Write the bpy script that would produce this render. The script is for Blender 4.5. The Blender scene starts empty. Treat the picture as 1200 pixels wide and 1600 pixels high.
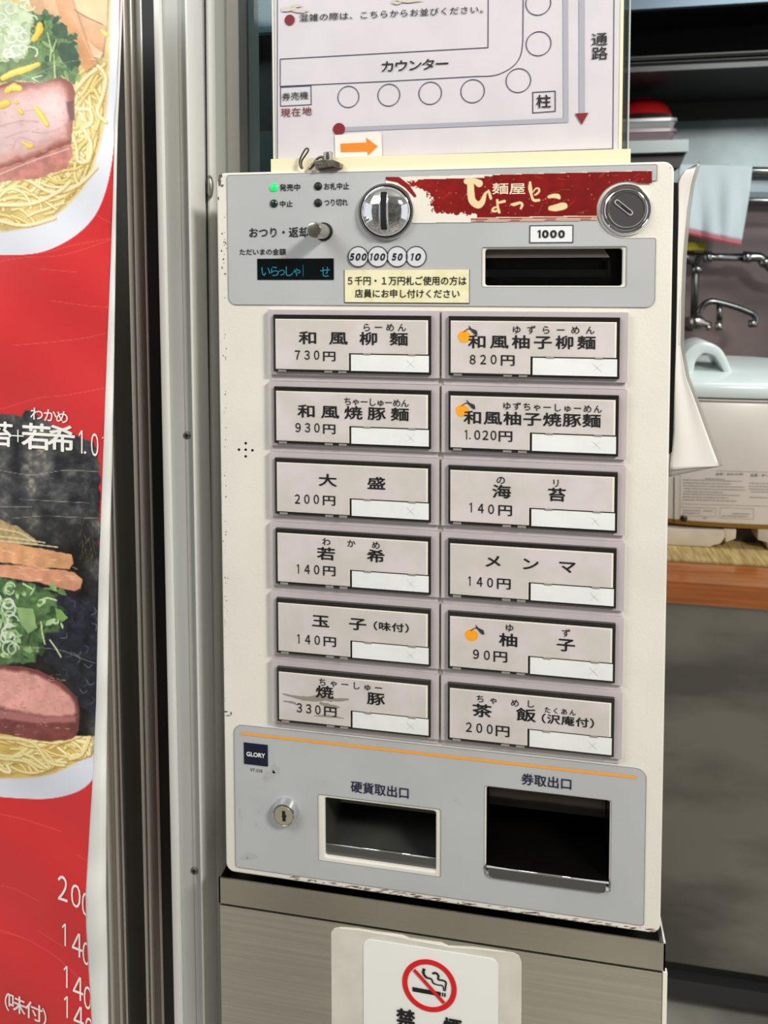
import bpy, bmesh, math, random
import numpy as np
from mathutils import Vector, Matrix
random.seed(7); rng = np.random.default_rng(7)
S = bpy.context.scene; COL = S.collection
# ------------------------------------------------------------------ camera
TOP = 1.35                                   # height of the machine's top edge
RC = ((0.9825094, 0.0021764, 0.1862002), (0.0083969, 0.9983967, -0.0559771), (-0.1860235, 0.0565615, 0.9809159))
CX, CY, F = 600.0, 490.0, 1250.0
CAM = Vector((0.2380487, -0.5757940, TOP - 0.0722025))
def w3(a): return Vector((a[0], a[2], -a[1]))   # fit axes (right, down, forward) -> world
cr, cd, cf = (w3(a) for a in RC)
cam = bpy.data.objects.new('camera', bpy.data.cameras.new('camera')); COL.objects.link(cam)
M = Matrix.Identity(4)
for i in range(3):
    M[i][0], M[i][1], M[i][2], M[i][3] = cr[i], -cd[i], -cf[i], CAM[i]
cam.matrix_world = M
cam.data.sensor_fit = 'VERTICAL'; cam.data.sensor_height = 36; cam.data.lens = F * 36 / 1600
cam.data.shift_y = -(800 - CY) / 1600; cam.data.clip_start = 0.01
cam.data.dof.use_dof = True; cam.data.dof.focus_distance = 0.6; cam.data.dof.aperture_fstop = 13.0
S.camera = cam
# ------------------------------------------------------------------ world, exposure, large lights
S.view_settings.view_transform = 'Standard'; S.view_settings.look = 'None'
S.view_settings.gamma = 1; S.view_settings.use_curve_mapping = False
S.view_settings.exposure = 0.70
wd = bpy.data.worlds.new('world'); S.world = wd; wd.use_nodes = True
wd.node_tree.nodes['Background'].inputs[0].default_value = (0.92, 0.96, 1.0, 1)
wd.node_tree.nodes['Background'].inputs[1].default_value = 0.65
def area(name, loc, tgt, sx, sy, power, color=(1, 1, 1)):
    l = bpy.data.lights.new(name, 'AREA'); l.shape = 'RECTANGLE'; l.size = sx; l.size_y = sy
    l.energy = power; l.color = color
    o = bpy.data.objects.new(name, l); COL.objects.link(o); o.location = loc
    o.rotation_euler = (Vector(tgt) - Vector(loc)).to_track_quat('-Z', 'Y').to_euler(); return o
area('shop_ceiling_light', (1.35, -1.15, 2.25), (0.2, 0, 1.15), 0.42, 0.22, 21, (1.0, 0.96, 0.90))
area('entrance_light', (-0.8, -1.2, 2.35), (0.0, 0, 1.3), 1.0, 0.8, 11, (0.97, 0.99, 1.0))
area('kitchen_light', (1.15, 0.75, 1.98), (0.95, 1.7, 1.1), 1.0, 0.15, 5.5, (0.92, 0.98, 1.0))
# ------------------------------------------------------------------ helpers: rays, materials, meshes
def ray(u, v): return cr * ((u - CX) / F) + cd * ((v - CY) / F) + cf
def P(u, v, y=0.0):
    d = ray(u, v); return CAM + d * ((y - CAM.y) / d.y)
def PZ(u, v, z):
    d = ray(u, v); return CAM + d * ((z - CAM.z) / d.z)
def lin(c):
    c = c / 255.0
    return c / 12.92 if c <= 0.04045 else ((c + 0.055) / 1.055) ** 2.4
def rgb(t): return tuple(lin(x) for x in t) + (1,)
MATS = {}
def mat(name, col, rough=0.5, metal=0.0, var=0.0, vscale=20, bump=0.0, bscale=200, stretch=(1, 1, 1), emit=0, spec=0.5, coat=0, col2=None, vattr=None, lo=0.4, hi=0.6, aniso=0):
    if name in MATS: return MATS[name]
    m = bpy.data.materials.new(name); m.use_nodes = True; nt = m.node_tree; n = nt.nodes; L = nt.links
    b = n['Principled BSDF']; b.inputs['Base Color'].default_value = rgb(col)
    b.inputs['Roughness'].default_value = rough; b.inputs['Metallic'].default_value = metal
    b.inputs['Specular IOR Level'].default_value = spec
    if coat: b.inputs['Coat Weight'].default_value = coat; b.inputs['Coat Roughness'].default_value = 0.08
    if emit:
        b.inputs['Emission Color'].default_value = rgb(col); b.inputs['Emission Strength'].default_value = emit
    tc = n.new('ShaderNodeTexCoord'); mp = n.new('ShaderNodeMapping'); mp.inputs['Scale'].default_value = stretch
    L.new(tc.outputs['Object'], mp.inputs['Vector'])
    if vattr:
        a = n.new('ShaderNodeAttribute'); a.attribute_name = vattr; L.new(a.outputs['Color'], b.inputs['Base Color'])
    elif var or col2:
        t = n.new('ShaderNodeTexNoise'); t.inputs['Scale'].default_value = vscale; t.inputs['Detail'].default_value = 5
        L.new(mp.outputs[0], t.inputs['Vector'])
        r = n.new('ShaderNodeValToRGB'); r.color_ramp.elements[0].position = lo; r.color_ramp.elements[1].position = hi
        c2 = col2 or tuple(max(0, x * (1 - var)) for x in col)
        r.color_ramp.elements[0].color = rgb(c2); r.color_ramp.elements[1].color = rgb(col)
        L.new(t.outputs[0], r.inputs[0]); L.new(r.outputs[0], b.inputs['Base Color'])
    if bump:
        t = n.new('ShaderNodeTexNoise'); t.inputs['Scale'].default_value = bscale; t.inputs['Detail'].default_value = 3
        L.new(mp.outputs[0], t.inputs['Vector'])
        bp = n.new('ShaderNodeBump'); bp.inputs['Strength'].default_value = bump; bp.inputs['Distance'].default_value = 0.001
        L.new(t.outputs[0], bp.inputs['Height']); L.new(bp.outputs[0], b.inputs['Normal'])
    MATS[name] = m; return m
def clear(name, tint=(255, 255, 255), gloss=0.12, rough=0.05, body=0.0, bodycol=(220, 220, 215)):
    if name in MATS: return MATS[name]
    m = bpy.data.materials.new(name); m.use_nodes = True; nt = m.node_tree; n = nt.nodes; L = nt.links
    n.remove(n['Principled BSDF']); out = n['Material Output']
    tr = n.new('ShaderNodeBsdfTransparent'); tr.inputs[0].default_value = rgb(tint)
    gl = n.new('ShaderNodeBsdfGlossy'); gl.inputs['Roughness'].default_value = rough
    df = n.new('ShaderNodeBsdfDiffuse'); df.inputs[0].default_value = rgb(bodycol)
    m0 = n.new('ShaderNodeMixShader'); m0.inputs[0].default_value = body
    L.new(tr.outputs[0], m0.inputs[1]); L.new(df.outputs[0], m0.inputs[2])
    fr = n.new('ShaderNodeLayerWeight'); fr.inputs[0].default_value = gloss
    m1 = n.new('ShaderNodeMixShader'); L.new(fr.outputs['Fresnel'], m1.inputs[0]); L.new(m0.outputs[0], m1.inputs[1]); L.new(gl.outputs[0], m1.inputs[2])
    L.new(m1.outputs[0], out.inputs[0]); MATS[name] = m; return m
def link_mesh(name, me, m, parent=None, smooth=False):
    o = bpy.data.objects.new(name, me); COL.objects.link(o)
    if m is not None: me.materials.clear(); me.materials.append(m)
    if smooth:
        for p in me.polygons: p.use_smooth = True
    if parent is not None: o.parent = parent; o.matrix_parent_inverse = par_inv(parent)
    return o
def par_inv(p):
    mm = Matrix.Identity(4); q = p
    while q is not None:
        mm = Matrix.Translation(q.location) @ mm; q = q.parent if q.parent else None
        if q is not None and q.type == 'MESH': break
    return Matrix.Translation(-WL[p.name]) if p.name in WL else Matrix.Identity(4)
WL = {}
def obj(name, bm, m, parent=None, smooth=False, bevel=0.0, seg=2):
    if bevel:
        bmesh.ops.bevel(bm, geom=[e for e in bm.edges if e.calc_face_angle(0) > 0.6], offset=bevel, segments=seg, affect='EDGES', profile=0.5)
    me = bpy.data.meshes.new(name); bm.normal_update(); bm.to_mesh(me); bm.free()
    if smooth == 'auto':
        o = link_mesh(name, me, m, parent)
        for p in me.polygons: p.use_smooth = True
        me.set_sharp_from_angle(angle=0.7); return o
    return link_mesh(name, me, m, parent, smooth)
def thing(name, label, cat, loc, group=None):
    o = bpy.data.objects.new(name, None); COL.objects.link(o); o.location = loc; o.empty_display_size = 0.02
    WL[o.name] = Vector(loc); o['label'] = label; o['category'] = cat
    if group: o['group'] = group
    return o
def tag(o, label, cat, group=None):
    o['label'] = label; o['category'] = cat
    if group: o['group'] = group
    return o
def st(o): o['kind'] = 'structure'; return o
def box(bm, a, b):
    x0, x1 = sorted((a[0], b[0])); y0, y1 = sorted((a[1], b[1])); z0, z1 = sorted((a[2], b[2]))
    vs = [bm.verts.new(p) for p in ((x0, y0, z0), (x1, y0, z0), (x1, y1, z0), (x0, y1, z0), (x0, y0, z1), (x1, y0, z1), (x1, y1, z1), (x0, y1, z1))]
    for f in ((0, 3, 2, 1), (4, 5, 6, 7), (0, 1, 5, 4), (1, 2, 6, 5), (2, 3, 7, 6), (3, 0, 4, 7)): bm.faces.new([vs[i] for i in f])
    return bm
def B(a, b): return box(bmesh.new(), a, b)
def prism(bm, pts, dy):
    """pts: 3D outline (front); thickness dy backwards (+y)"""
    f = [bm.verts.new(p) for p in pts]; k = [bm.verts.new((p[0], p[1] + dy, p[2])) for p in pts]; n = len(f)
    bm.faces.new(f); bm.faces.new(k[::-1])
    for i in range(n): bm.faces.new((f[i], k[i], k[(i + 1) % n], f[(i + 1) % n]))
    bmesh.ops.recalc_face_normals(bm, faces=bm.faces); return bm
def pp(pts, y=0.0, dy=0.001): return prism(bmesh.new(), [P(u, v, y) for u, v in pts], dy)
def tube(bm, pts, r, n=12, cap=True):
    pts = [Vector(p) for p in pts]; rs = r if isinstance(r, (list, tuple)) else [r] * len(pts); rings = []
    up = None
    for i, p in enumerate(pts):
        d = (pts[min(i + 1, len(pts) - 1)] - pts[max(i - 1, 0)]).normalized()
        if up is None: up = d.orthogonal().normalized()
        a = (up - d * up.dot(d)).normalized(); up = a; b = d.cross(a)
        rings.append([bm.verts.new(p + (a * math.cos(t) + b * math.sin(t)) * rs[i]) for t in (2 * math.pi * k / n for k in range(n))])
    for A, C in zip(rings, rings[1:]):
        for k in range(n): bm.faces.new((A[k], A[(k + 1) % n], C[(k + 1) % n], C[k]))
    if cap: bm.faces.new(rings[0][::-1]); bm.faces.new(rings[-1])
    bmesh.ops.recalc_face_normals(bm, faces=bm.faces); return bm
def smoothpath(pts, n=8):
    out = []; q = [pts[0]] + list(pts) + [pts[-1]]
    for i in range(1, len(q) - 2):
        a, b, c, d = (np.array(q[j], float) for j in (i - 1, i, i + 1, i + 2))
        for k in range(n):
            t = k / n; out.append(tuple(0.5 * ((2 * b) + (c - a) * t + (2 * a - 5 * b + 4 * c - d) * t * t + (3 * b - a - 3 * c + d) * t ** 3)))
    out.append(tuple(pts[-1])); return out
def lathe(bm, prof, c, axis='-y', n=40):
    """prof: (radius, height) list, height measured along axis from c"""
    c = Vector(c); rings = []
    for r, h in prof:
        ring = []
        for k in range(n):
            t = 2 * math.pi * k / n
            if axis == '-y': q = Vector((r * math.cos(t), -h, r * math.sin(t)))
            elif axis == 'z': q = Vector((r * math.cos(t), r * math.sin(t), h))
            ring.append(bm.verts.new(c + q))
        rings.append(ring)
    for A, C in zip(rings, rings[1:]):
        for k in range(n): bm.faces.new((A[k], A[(k + 1) % n], C[(k + 1) % n], C[k]))
    bm.faces.new(rings[0][::-1]); bm.faces.new(rings[-1])
    bmesh.ops.recalc_face_normals(bm, faces=bm.faces); return bm
def rr(x0, z0, x1, z1, r, n=6):
    r = r if isinstance(r, (tuple, list)) else (r,) * 4       # bl, br, tr, tl
    out = []
    for (cx, cz, a0), q in zip(((x0, z0, 180), (x1, z0, 270), (x1, z1, 0), (x0, z1, 90)), r):
        sx = 1 if cx == x0 else -1; sz = 1 if cz == z0 else -1
        for k in range(n + 1):
            a = math.radians(a0 + 90 * k / n); out.append((cx + sx * q + q * math.cos(a), cz + sz * q + q * math.sin(a)))
    return out
def plate(name, loops, y, t, m, parent=None, bev=0.0, smooth=False):
    """flat plate in the x-z plane with holes; front face at y, thickness t behind it"""
    cu = bpy.data.curves.new('c', 'CURVE'); cu.dimensions = '2D'; cu.fill_mode = 'BOTH'
    cu.extrude = max(t / 2 - bev, 0); cu.bevel_depth = bev; cu.bevel_resolution = 3; cu.offset = -bev
    for lp in loops:
        s = cu.splines.new('POLY'); s.points.add(len(lp) - 1); s.use_cyclic_u = True
        for i, (x, z) in enumerate(lp): s.points[i].co = (x, z, 0, 1)
    o = bpy.data.objects.new('c', cu); COL.objects.link(o); dg = bpy.context.evaluated_depsgraph_get()
    me = bpy.data.meshes.new_from_object(o.evaluated_get(dg)); bpy.data.objects.remove(o); bpy.data.curves.remove(cu)
    me.transform(Matrix.Translation((0, y + t / 2, 0)) @ Matrix.Rotation(math.pi / 2, 4, 'X')); me.name = name
    ob = link_mesh(name, me, m, parent)
    if smooth:
        for p in me.polygons: p.use_smooth = True
        me.set_sharp_from_angle(angle=0.6)
    return ob
def loop_px(pts, y=0.0): return [(q.x, q.z) for q in (P(u, v, y) for u, v in pts)]
def round_loop(pts, rad, n=6):
    out = []; N = len(pts); rad = rad if isinstance(rad, (list, tuple)) else [rad] * N
    for i in range(N):
        a, b, c = (Vector(pts[j % N]) for j in (i - 1, i, i + 1)); r = rad[i]
        if r <= 0: out.append(tuple(b)); continue
        d1 = (a - b).normalized(); d2 = (c - b).normalized(); s, e = b + d1 * r, b + d2 * r
        for k in range(n + 1):
            t = k / n; out.append(tuple(s * (1 - t) ** 2 + b * 2 * t * (1 - t) + e * t * t))
    return out
def ribbon(bm, pts, w, y, closed=False, dy=0.0002):
    """flat drawn line in the plane y; pts are (x, z)"""
    pts = [Vector((p[0], p[1])) for p in pts]; n = len(pts); A = []; C = []
    ws = w if isinstance(w, (list, tuple)) else [w] * n
    for i, p in enumerate(pts):
        a = pts[i - 1] if (i or closed) else p; b = pts[(i + 1) % n] if (i < n - 1 or closed) else p
        d1 = (p - a).normalized() if (p - a).length > 1e-9 else (b - p).normalized()
        d2 = (b - p).normalized() if (b - p).length > 1e-9 else d1
        t = (d1 + d2).normalized() if (d1 + d2).length > 1e-6 else d1
        nn = Vector((-t.y, t.x)); k = ws[i] / 2 / max(0.5, nn.dot(Vector((-d1.y, d1.x))))
        A.append(bm.verts.new((p.x + nn.x * k, y, p.y + nn.y * k))); C.append(bm.verts.new((p.x - nn.x * k, y, p.y - nn.y * k)))
    m = n if closed else n - 1
    for i in range(m): bm.faces.new((A[i], C[i], C[(i + 1) % n], A[(i + 1) % n]))
    return bm
def circ(c, r, n=40, rz=None): return [(c[0] + r * math.cos(2 * math.pi * k / n), c[1] + (rz or r) * math.sin(2 * math.pi * k / n)) for k in range(n)]
# ------------------------------------------------------------------ lettering
GC = {}
def glyph(s, bold=0.0, shear=0.0):
    k = (s, bold, shear)
    if k in GC: return GC[k]
    if s in '１1' and len(s) == 1:                         # plain one: a stem with a small flag, no foot
        t = .085 + bold * 1.3; V = np.array([(.30, 0), (.30 + t, 0), (.30 + t, .75), (.30, .75), (.14, .62), (.14 + t * .2, .62 - t * .7), (.30, .66)])
        V[:, 0] += shear * V[:, 1]; Fs = [(0, 1, 2, 3), (3, 4, 5, 6)]
        if bold: V = np.concatenate([V] * 7)               # keep the seven-strike layout
        GC[k] = (V, Fs); return GC[k]
    cu = bpy.data.curves.new('t', 'FONT'); cu.body = s; cu.size = 1; cu.resolution_u = 3; cu.shear = shear
    o = bpy.data.objects.new('t', cu); COL.objects.link(o); dg = bpy.context.evaluated_depsgraph_get()
    me = bpy.data.meshes.new_from_object(o.evaluated_get(dg)); bpy.data.objects.remove(o); bpy.data.curves.remove(cu)
    V = np.array([tuple(v.co)[:2] for v in me.vertices]) if len(me.vertices) else np.zeros((0, 2))
    Fs = [tuple(p.vertices) for p in me.polygons]; bpy.data.meshes.remove(me)
    if bold and len(V):                                   # heavier strokes: the outline struck several times, slightly shifted
        n0 = len(V); offs = [(0, 0)] + [(bold * math.cos(a), bold * math.sin(a)) for a in (math.pi * k / 3 + .3 for k in range(6))]
        Fs = [tuple(i + n0 * j for i in f) for j in range(len(offs)) for f in Fs]; V = np.concatenate([V + np.array(o_) for o_ in offs])
    GC[k] = (V, Fs); return GC[k]
_v, _ = glyph('国'); EMC = ((_v[:, 0].min() + _v[:, 0].max()) / 2, (_v[:, 1].min() + _v[:, 1].max()) / 2); EMS = _v[:, 0].max() - _v[:, 0].min()
class Text:
    """collects lettering on a plane given by mapper(u, v)->3D or on plane y in metres"""
    def __init__(s): s.V = []; s.F = []; s.G = []; s.hold = False
    def add(s, V3, Fs, bold=0):
        if not s.hold: s.G.append(len(s.F))
        nb_ = len(V3) // 7 if bold else 1e9                # strikes lie a hair apart in depth
        o = len(s.V); s.V += [(v[0], v[1] - 2.5e-5 * (i // nb_), v[2]) for i, v in enumerate(V3)]; s.F += [tuple(i + o for i in f) for f in Fs]
    def string(s, txt, u, v, wpx, hpx, y, bold=0.0, shear=0.0, y0=None):
        """whole string fitted to a box wpx x hpx centred at pixel u,v of the plane y0, drawn at depth y"""
        V, Fs = glyph(txt, bold, shear); yb = 0.0 if y0 is None else y0
        c = P(u, v, yb); sx = (P(u + 1, v, yb) - c).x; sz = abs((P(u, v + 1, yb) - c).z)
        a, b = V.min(0), V.max(0); W = (V - (a + b) / 2) / (b - a)
        s.add([(c.x + x * wpx * sx, y, c.z + z * hpx * sz) for x, z in W], Fs, bold)
    def number(s, txt, u, v, wpx, hpx, y, bold=0.0, shear=0.0, y0=None):
        ws = [.5 if c_ in '1' else 1.0 for c_ in txt]; gap = .22; tot = sum(ws) + gap * (len(txt) - 1); a = u - wpx / 2; s.G.append(len(s.F)); s.hold = True
        for ch, w in zip(txt, ws):
            cwid = w / tot * wpx; s.string(chr(ord(ch) + 0xFEE0), a + cwid / 2, v, cwid, hpx, y, bold, shear, y0); a += cwid + gap / tot * wpx
        s.hold = False
    def char(s, ch, u, v, wpx, hpx, y, bold=0.0, y0=None):
        V, Fs = glyph(ch, bold); yb = 0.0 if y0 is None else y0
        if not len(V): return
        c = P(u, v, yb); sx = (P(u + 1, v, yb) - c).x; sz = abs((P(u, v + 1, yb) - c).z)
        s.add([(c.x + (x - EMC[0]) / EMS * wpx * sx, y, c.z + (z - EMC[1]) / EMS * hpx * sz) for x, z in V], Fs, bold)
    def row(s, txt, u0, v0, u1, v1, wpx, hpx, y, bold=0.0, y0=None):
        n = len(txt); s.G.append(len(s.F)); s.hold = True
        for i, ch in enumerate(txt):
            t = i / (n - 1) if n > 1 else 0
            s.char(ch, u0 + (u1 - u0) * t, v0 + (v1 - v0) * t, wpx, hpx, y, bold, y0)
        s.hold = False
    def build(s, name, m, parent):
        g = sorted(set(s.G)) + [len(s.F)]
        for a, b in zip(g, g[1:]):                      # every written line is a part of its own
            if b <= a: continue
            Fs = s.F[a:b]; used = sorted({i for f in Fs for i in f}); mp_ = {i: k for k, i in enumerate(used)}
            me = bpy.data.meshes.new(name); me.from_pydata([s.V[i] for i in used], [], [tuple(mp_[i] for i in f) for f in Fs]); me.update()
            link_mesh(name, me, m, parent)
# ------------------------------------------------------------------ materials
ink = mat('black_ink', (18, 16, 20), 0.6); ink_navy = mat('navy_ink', (30, 28, 60), 0.6)
cream = mat('cream_enamel', (226, 221, 210), 0.36, var=0.035, vscale=9, bump=0.15, bscale=500)
greyp = mat('grey_panel_film', (180, 181, 181), 0.42, var=0.03, vscale=12)
mauve = mat('mauve_plastic', (192, 182, 183), 0.38, var=0.03, vscale=30)
mauve_d = mat('mauve_plastic_rail', (196, 188, 188), 0.4)
darkpl = mat('smoked_plastic', (34, 31, 30), 0.12, coat=0.4)
card_m = mat('printed_card', (216, 206, 205), 0.55, vscale=40, col2=(206, 199, 192))
cardedge = mat('card_edge_cream', (238, 232, 216), 0.5)
tagm = mat('white_slip', (236, 238, 236), 0.6, var=0.02, vscale=60)
tracem = mat('faint_print', (212, 215, 213), 0.6)
chrome = mat('chrome', (225, 225, 228), 0.06, 1.0)
chrome_s = mat('satin_chrome', (190, 186, 176), 0.22, 1.0)
dkmetal = mat('dark_brushed_metal', (72, 66, 68), 0.28, 1.0, bump=0.05)
steel = mat('brushed_stainless', (232, 228, 216), 0.30, 1.0, var=0.05, vscale=30, bump=0.06, bscale=120, stretch=(0.15, 1, 12))
steel_f = mat('brushed_stainless_flange', (206, 200, 188), 0.2, 1.0, bump=0.04, bscale=120, stretch=(.15, 1, 12))
black = mat('black_rubber', (14, 14, 14), 0.5); blk = mat('black_void', (8, 8, 8), 0.35)
white = mat('white_paper', (232, 230, 226), 0.6)
orange = mat('orange_print', (240, 160, 52), 0.5); fruit_m = mat('yellow_orange_print', (252, 168, 30), 0.5)
# ------------------------------------------------------------------ structure
fl = st(obj('floor', B((-3, -3.2, -0.05), (3.2, 2.2, 0)), mat('floor_tiles', (186, 182, 170), 0.4, var=0.3, vscale=3)))
st(obj('ceiling', B((-3, -3.2, 2.75), (3.2, 2.2, 2.8)), mat('ceiling_board', (200, 198, 192), 0.8)))
st(obj('wall_front', B((-3, -3.25, 0), (3.2, -3.2, 2.75)), mat('shop_wall', (168, 164, 152), 0.7, var=0.3, vscale=2)))
st(obj('wall_back', B((-1.6, 1.95, 0), (3.2, 2.0, 2.75)), mat('mauve_steel_wall', (116, 100, 98), 0.45, var=0.22, vscale=4)))
st(obj('wall_left', B((-1.6, 0.34, 0), (0.02, 0.37, 2.75)), mat('dark_interior', (22, 26, 25), 0.4)))
# door frame and sliding leaves: extrusions given by their edges at the top and bottom of the picture
alu = mat('painted_aluminium', (188, 190, 184), 0.40, var=0.05, vscale=5, stretch=(4, 4, 0.6), bump=0.05)
alu_b = mat('pale_aluminium_edge', (224, 224, 219), 0.35); bronze = mat('bronze_aluminium', (158, 151, 140), 0.4, 0.1, var=0.1, vscale=4, stretch=(6, 6, 0.3))
bronze_l = mat('bronze_bright_bead', (204, 198, 188), 0.3, 0.4); alu_d = mat('grey_aluminium', (170, 166, 158), 0.4)
def strip(name, xt0, xb0, xt1, xb1, y, dy, m, parent=None, bev=0.0, kind=True):
    a, b, c, d = P(xt0, 0, y), P(xb0, 1600, y), P(xt1, 0, y), P(xb1, 1600, y)
    def at(p, q, z): t = (z - p.z) / (q.z - p.z); return Vector((p.x + (q.x - p.x) * t, y, z))
    z0, z1 = 0.0, 2.3
    o = obj(name, prism(bmesh.new(), [at(a, b, z0), at(c, d, z0), at(c, d, z1), at(a, b, z1)], dy), m, parent, bevel=bev, smooth='auto' if bev else False)
    return o
def door(name, label): 
    o = bpy.data.objects.new(name, None); COL.objects.link(o); o['kind'] = 'structure'; WL[o.name] = Vector((0, 0, 0)); return o
d1 = door('door_1', '')
strip('stile', 95, 105, 160, 202, 0.10, 0.04, bronze, d1)
for xt, xb, w in ((138, 176, 4), (152, 190, 4), (158, 199, 3)):
    strip('bead', xt - w / 2, xb - w / 2, xt + w / 2, xb + w / 2, 0.097, 0.004, bronze_l, d1)
d2 = door('door_2', '')
strip('stile', 191, 230, 222, 258, 0.06, 0.035, bronze, d2)
for xt, xb, w in ((193, 231, 3.5), (204, 238, 4), (220, 255, 5)):
    strip('bead', xt - w / 2, xb - w / 2, xt + w / 2, xb + w / 2, 0.056, 0.005, bronze_l, d2, bev=0.0008)
strip('gasket', 221, 257, 241, 274, 0.055, 0.02, black, d2)
t1 = door('trim_1', '')
strip('jamb_face', 241, 274, 289, 318, 0.030, 0.03, alu, t1)
strip('jamb_edge', 238.5, 271.5, 249, 283, 0.026, 0.03, alu_b, t1, bev=0.0015)
strip('jamb_lip', 288, 317, 292, 320.5, 0.024, 0.03, alu_b, t1, bev=0.0008)
strip('jamb_groove', 277.5, 306, 278.8, 307, 0.0295, 0.002, alu_d, t1)
strip('jamb_return', 291, 319, 318, 334, 0.062, 0.03, alu, t1)
strip('jamb_shadow_groove', 317, 333, 321, 337, 0.066, 0.03, black, t1)
strip('jamb_bead', 320, 336, 328, 343, 0.060, 0.03, alu_b, t1, bev=0.002)
strip('mullion', 327, 342, 371, 388, 0.070, 0.05, alu, t1)
strip('mullion_edge', 354, 370, 372, 389, 0.066, 0.05, alu_d, t1)
for u, v in ((292.5, 680), (304, 1360)):
    c = P(u, v, 0.030); s = obj('screw', lathe(bmesh.new(), [(0.0032, 0), (0.0030, 0.0008), (0.001, 0.0011)], c, n=20), mat('screw_head', (118, 116, 110), .35, .5), t1, True)
    b = bmesh.new(); box(b, (c.x - .0019, c.y - .0016, c.z - .0003), (c.x + .0019, c.y - .0009, c.z + .0003)); box(b, (c.x - .0003, c.y - .0016, c.z - .0019), (c.x + .0003, c.y - .0009, c.z + .0019))
    obj('screw_slot', b, black, t1)
c = P(328.5, 292, 0.058); b = lathe(bmesh.new(), [(0.0030, 0), (0.0030, 0.001), (0.002, 0.003)], (0, 0, 0), n=20)
bmesh.ops.scale(b, vec=(1, 1, 3.2), verts=b.verts); bmesh.ops.translate(b, vec=c, verts=b.verts); obj('striker_stud', b, chrome_s, t1, True)
# window beside the jamb
wn = door('window_1', '')
a, b_ = P(366, -200, 0.085), P(640, 330, 0.085)
obj('pane', B((a.x, 0.085, 0.8), (0.30, 0.090, 2.3)), clear('window_glass', (225, 238, 238), 0.25), wn)
obj('bottom_rail', B((a.x, 0.080, 0.72), (0.30, 0.10, 0.80)), alu, wn)
# added panels behind the pane imitate its pale blue and dark teal reflections
pane_reflection = thing('blue_reflection', 'pale blue reflection of the narrow window pane, imitated by an added sheet', 'pane_reflection', (P(400, 0, .22).x, .22, 2.2))
bz = P(400, 47, .22).z; x0 = P(340, 47, .22).x
bm = bmesh.new(); n = 26
for k in range(n):
    xa = x0 + k * 0.013; ya = 0.22 + 0.004 * math.sin(k * 1.3)
    box(bm, (xa, ya, bz), (xa + 0.0132, ya + 0.002, 2.2))
obj('reflection_sheet', bm, mat('pale_blue_sheen', (135, 165, 182), 0.5), pane_reflection)
obj('bottom_bar', B((x0, 0.216, bz - 0.004), (x0 + n * .013, 0.226, bz + 0.002)), mat('blue_bar', (90, 112, 125), 0.4), pane_reflection)
teal_refl = thing('teal_reflection', 'dark teal reflection of the narrow window pane, imitated by added panels', 'glass_reflection', (P(400, 200, .26).x, .26, 0))  # added upright bands carry the dark tones reflected in the glass as colour
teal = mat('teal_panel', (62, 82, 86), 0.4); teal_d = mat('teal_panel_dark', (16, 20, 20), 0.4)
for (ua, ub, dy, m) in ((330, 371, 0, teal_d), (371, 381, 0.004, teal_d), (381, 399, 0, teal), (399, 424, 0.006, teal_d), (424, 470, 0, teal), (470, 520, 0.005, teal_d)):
    obj('panel', B((P(ua, 200, .26).x, .26 + dy, 0), (P(ub, 200, .26).x, .27 + dy, 1.9)), m, teal_refl)
obj('lower_rail', B((P(330, 200, .25).x, .245, P(400, 205, .245).z - .35), (P(520, 200, .25).x, .255, P(400, 205, .245).z)), mat('teal_rail', (74, 92, 94), 0.35), teal_refl)
# ------------------------------------------------------------------ kitchen
CT = 0.775
ce = PZ(1120, 913, CT); CYF = ce.y
steel_k = mat('kitchen_steel', (150, 146, 138), 0.34, .8, var=0.25, vscale=3, bump=0.15, bscale=8, stretch=(1, 1, 3))
wood = mat('orange_brown_wood', (172, 96, 44), 0.25, var=0.14, vscale=10, stretch=(1.0, 8, 16), coat=0.3)
ctr = thing('kitchen_counter', 'steel fronted kitchen counter with an orange-brown wooden rim', 'counter', (1.0, CYF, 0))
zr = P(1120, 947, CYF).z
obj('wooden_rim', B((0.36, CYF, zr), (1.9, CYF + 0.09, CT)), wood, ctr, bevel=0.003, smooth='auto')
obj('worktop', B((0.36, CYF + 0.09, CT - 0.03), (1.9, CYF + 0.62, CT - 0.001)), steel_k, ctr)
zb = P(1120, 1515, CYF + .01).z
obj('front_panel', B((0.36, CYF + 0.012, zb), (1.9, CYF + 0.03, zr)), steel_k, ctr)
obj('kick_recess', B((0.36, CYF + 0.10, 0.0), (1.9, CYF + 0.12, zb)), blk, ctr)
obj('bottom_rail', B((0.36, CYF + 0.03, P(1120, 1568, CYF + .03).z), (1.9, CYF + 0.05, P(1120, 1540, CYF + .03).z)), mat('dark_rail', (48, 48, 50), 0.4), ctr)
ym = PZ(1120, 878, CT + .003).y
mt = obj('counter_mat', B((0.38, ym, CT - .0005), (1.6, ym + 0.45, CT + .003)), mat('woven_straw_mat', (196, 170, 112), 0.7, col2=(150, 124, 72), vscale=60, stretch=(3, .3, 1), lo=.35, hi=.65))
tag(mt, 'straw coloured ribbed mat under the white rice cooker', 'mat')
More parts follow.
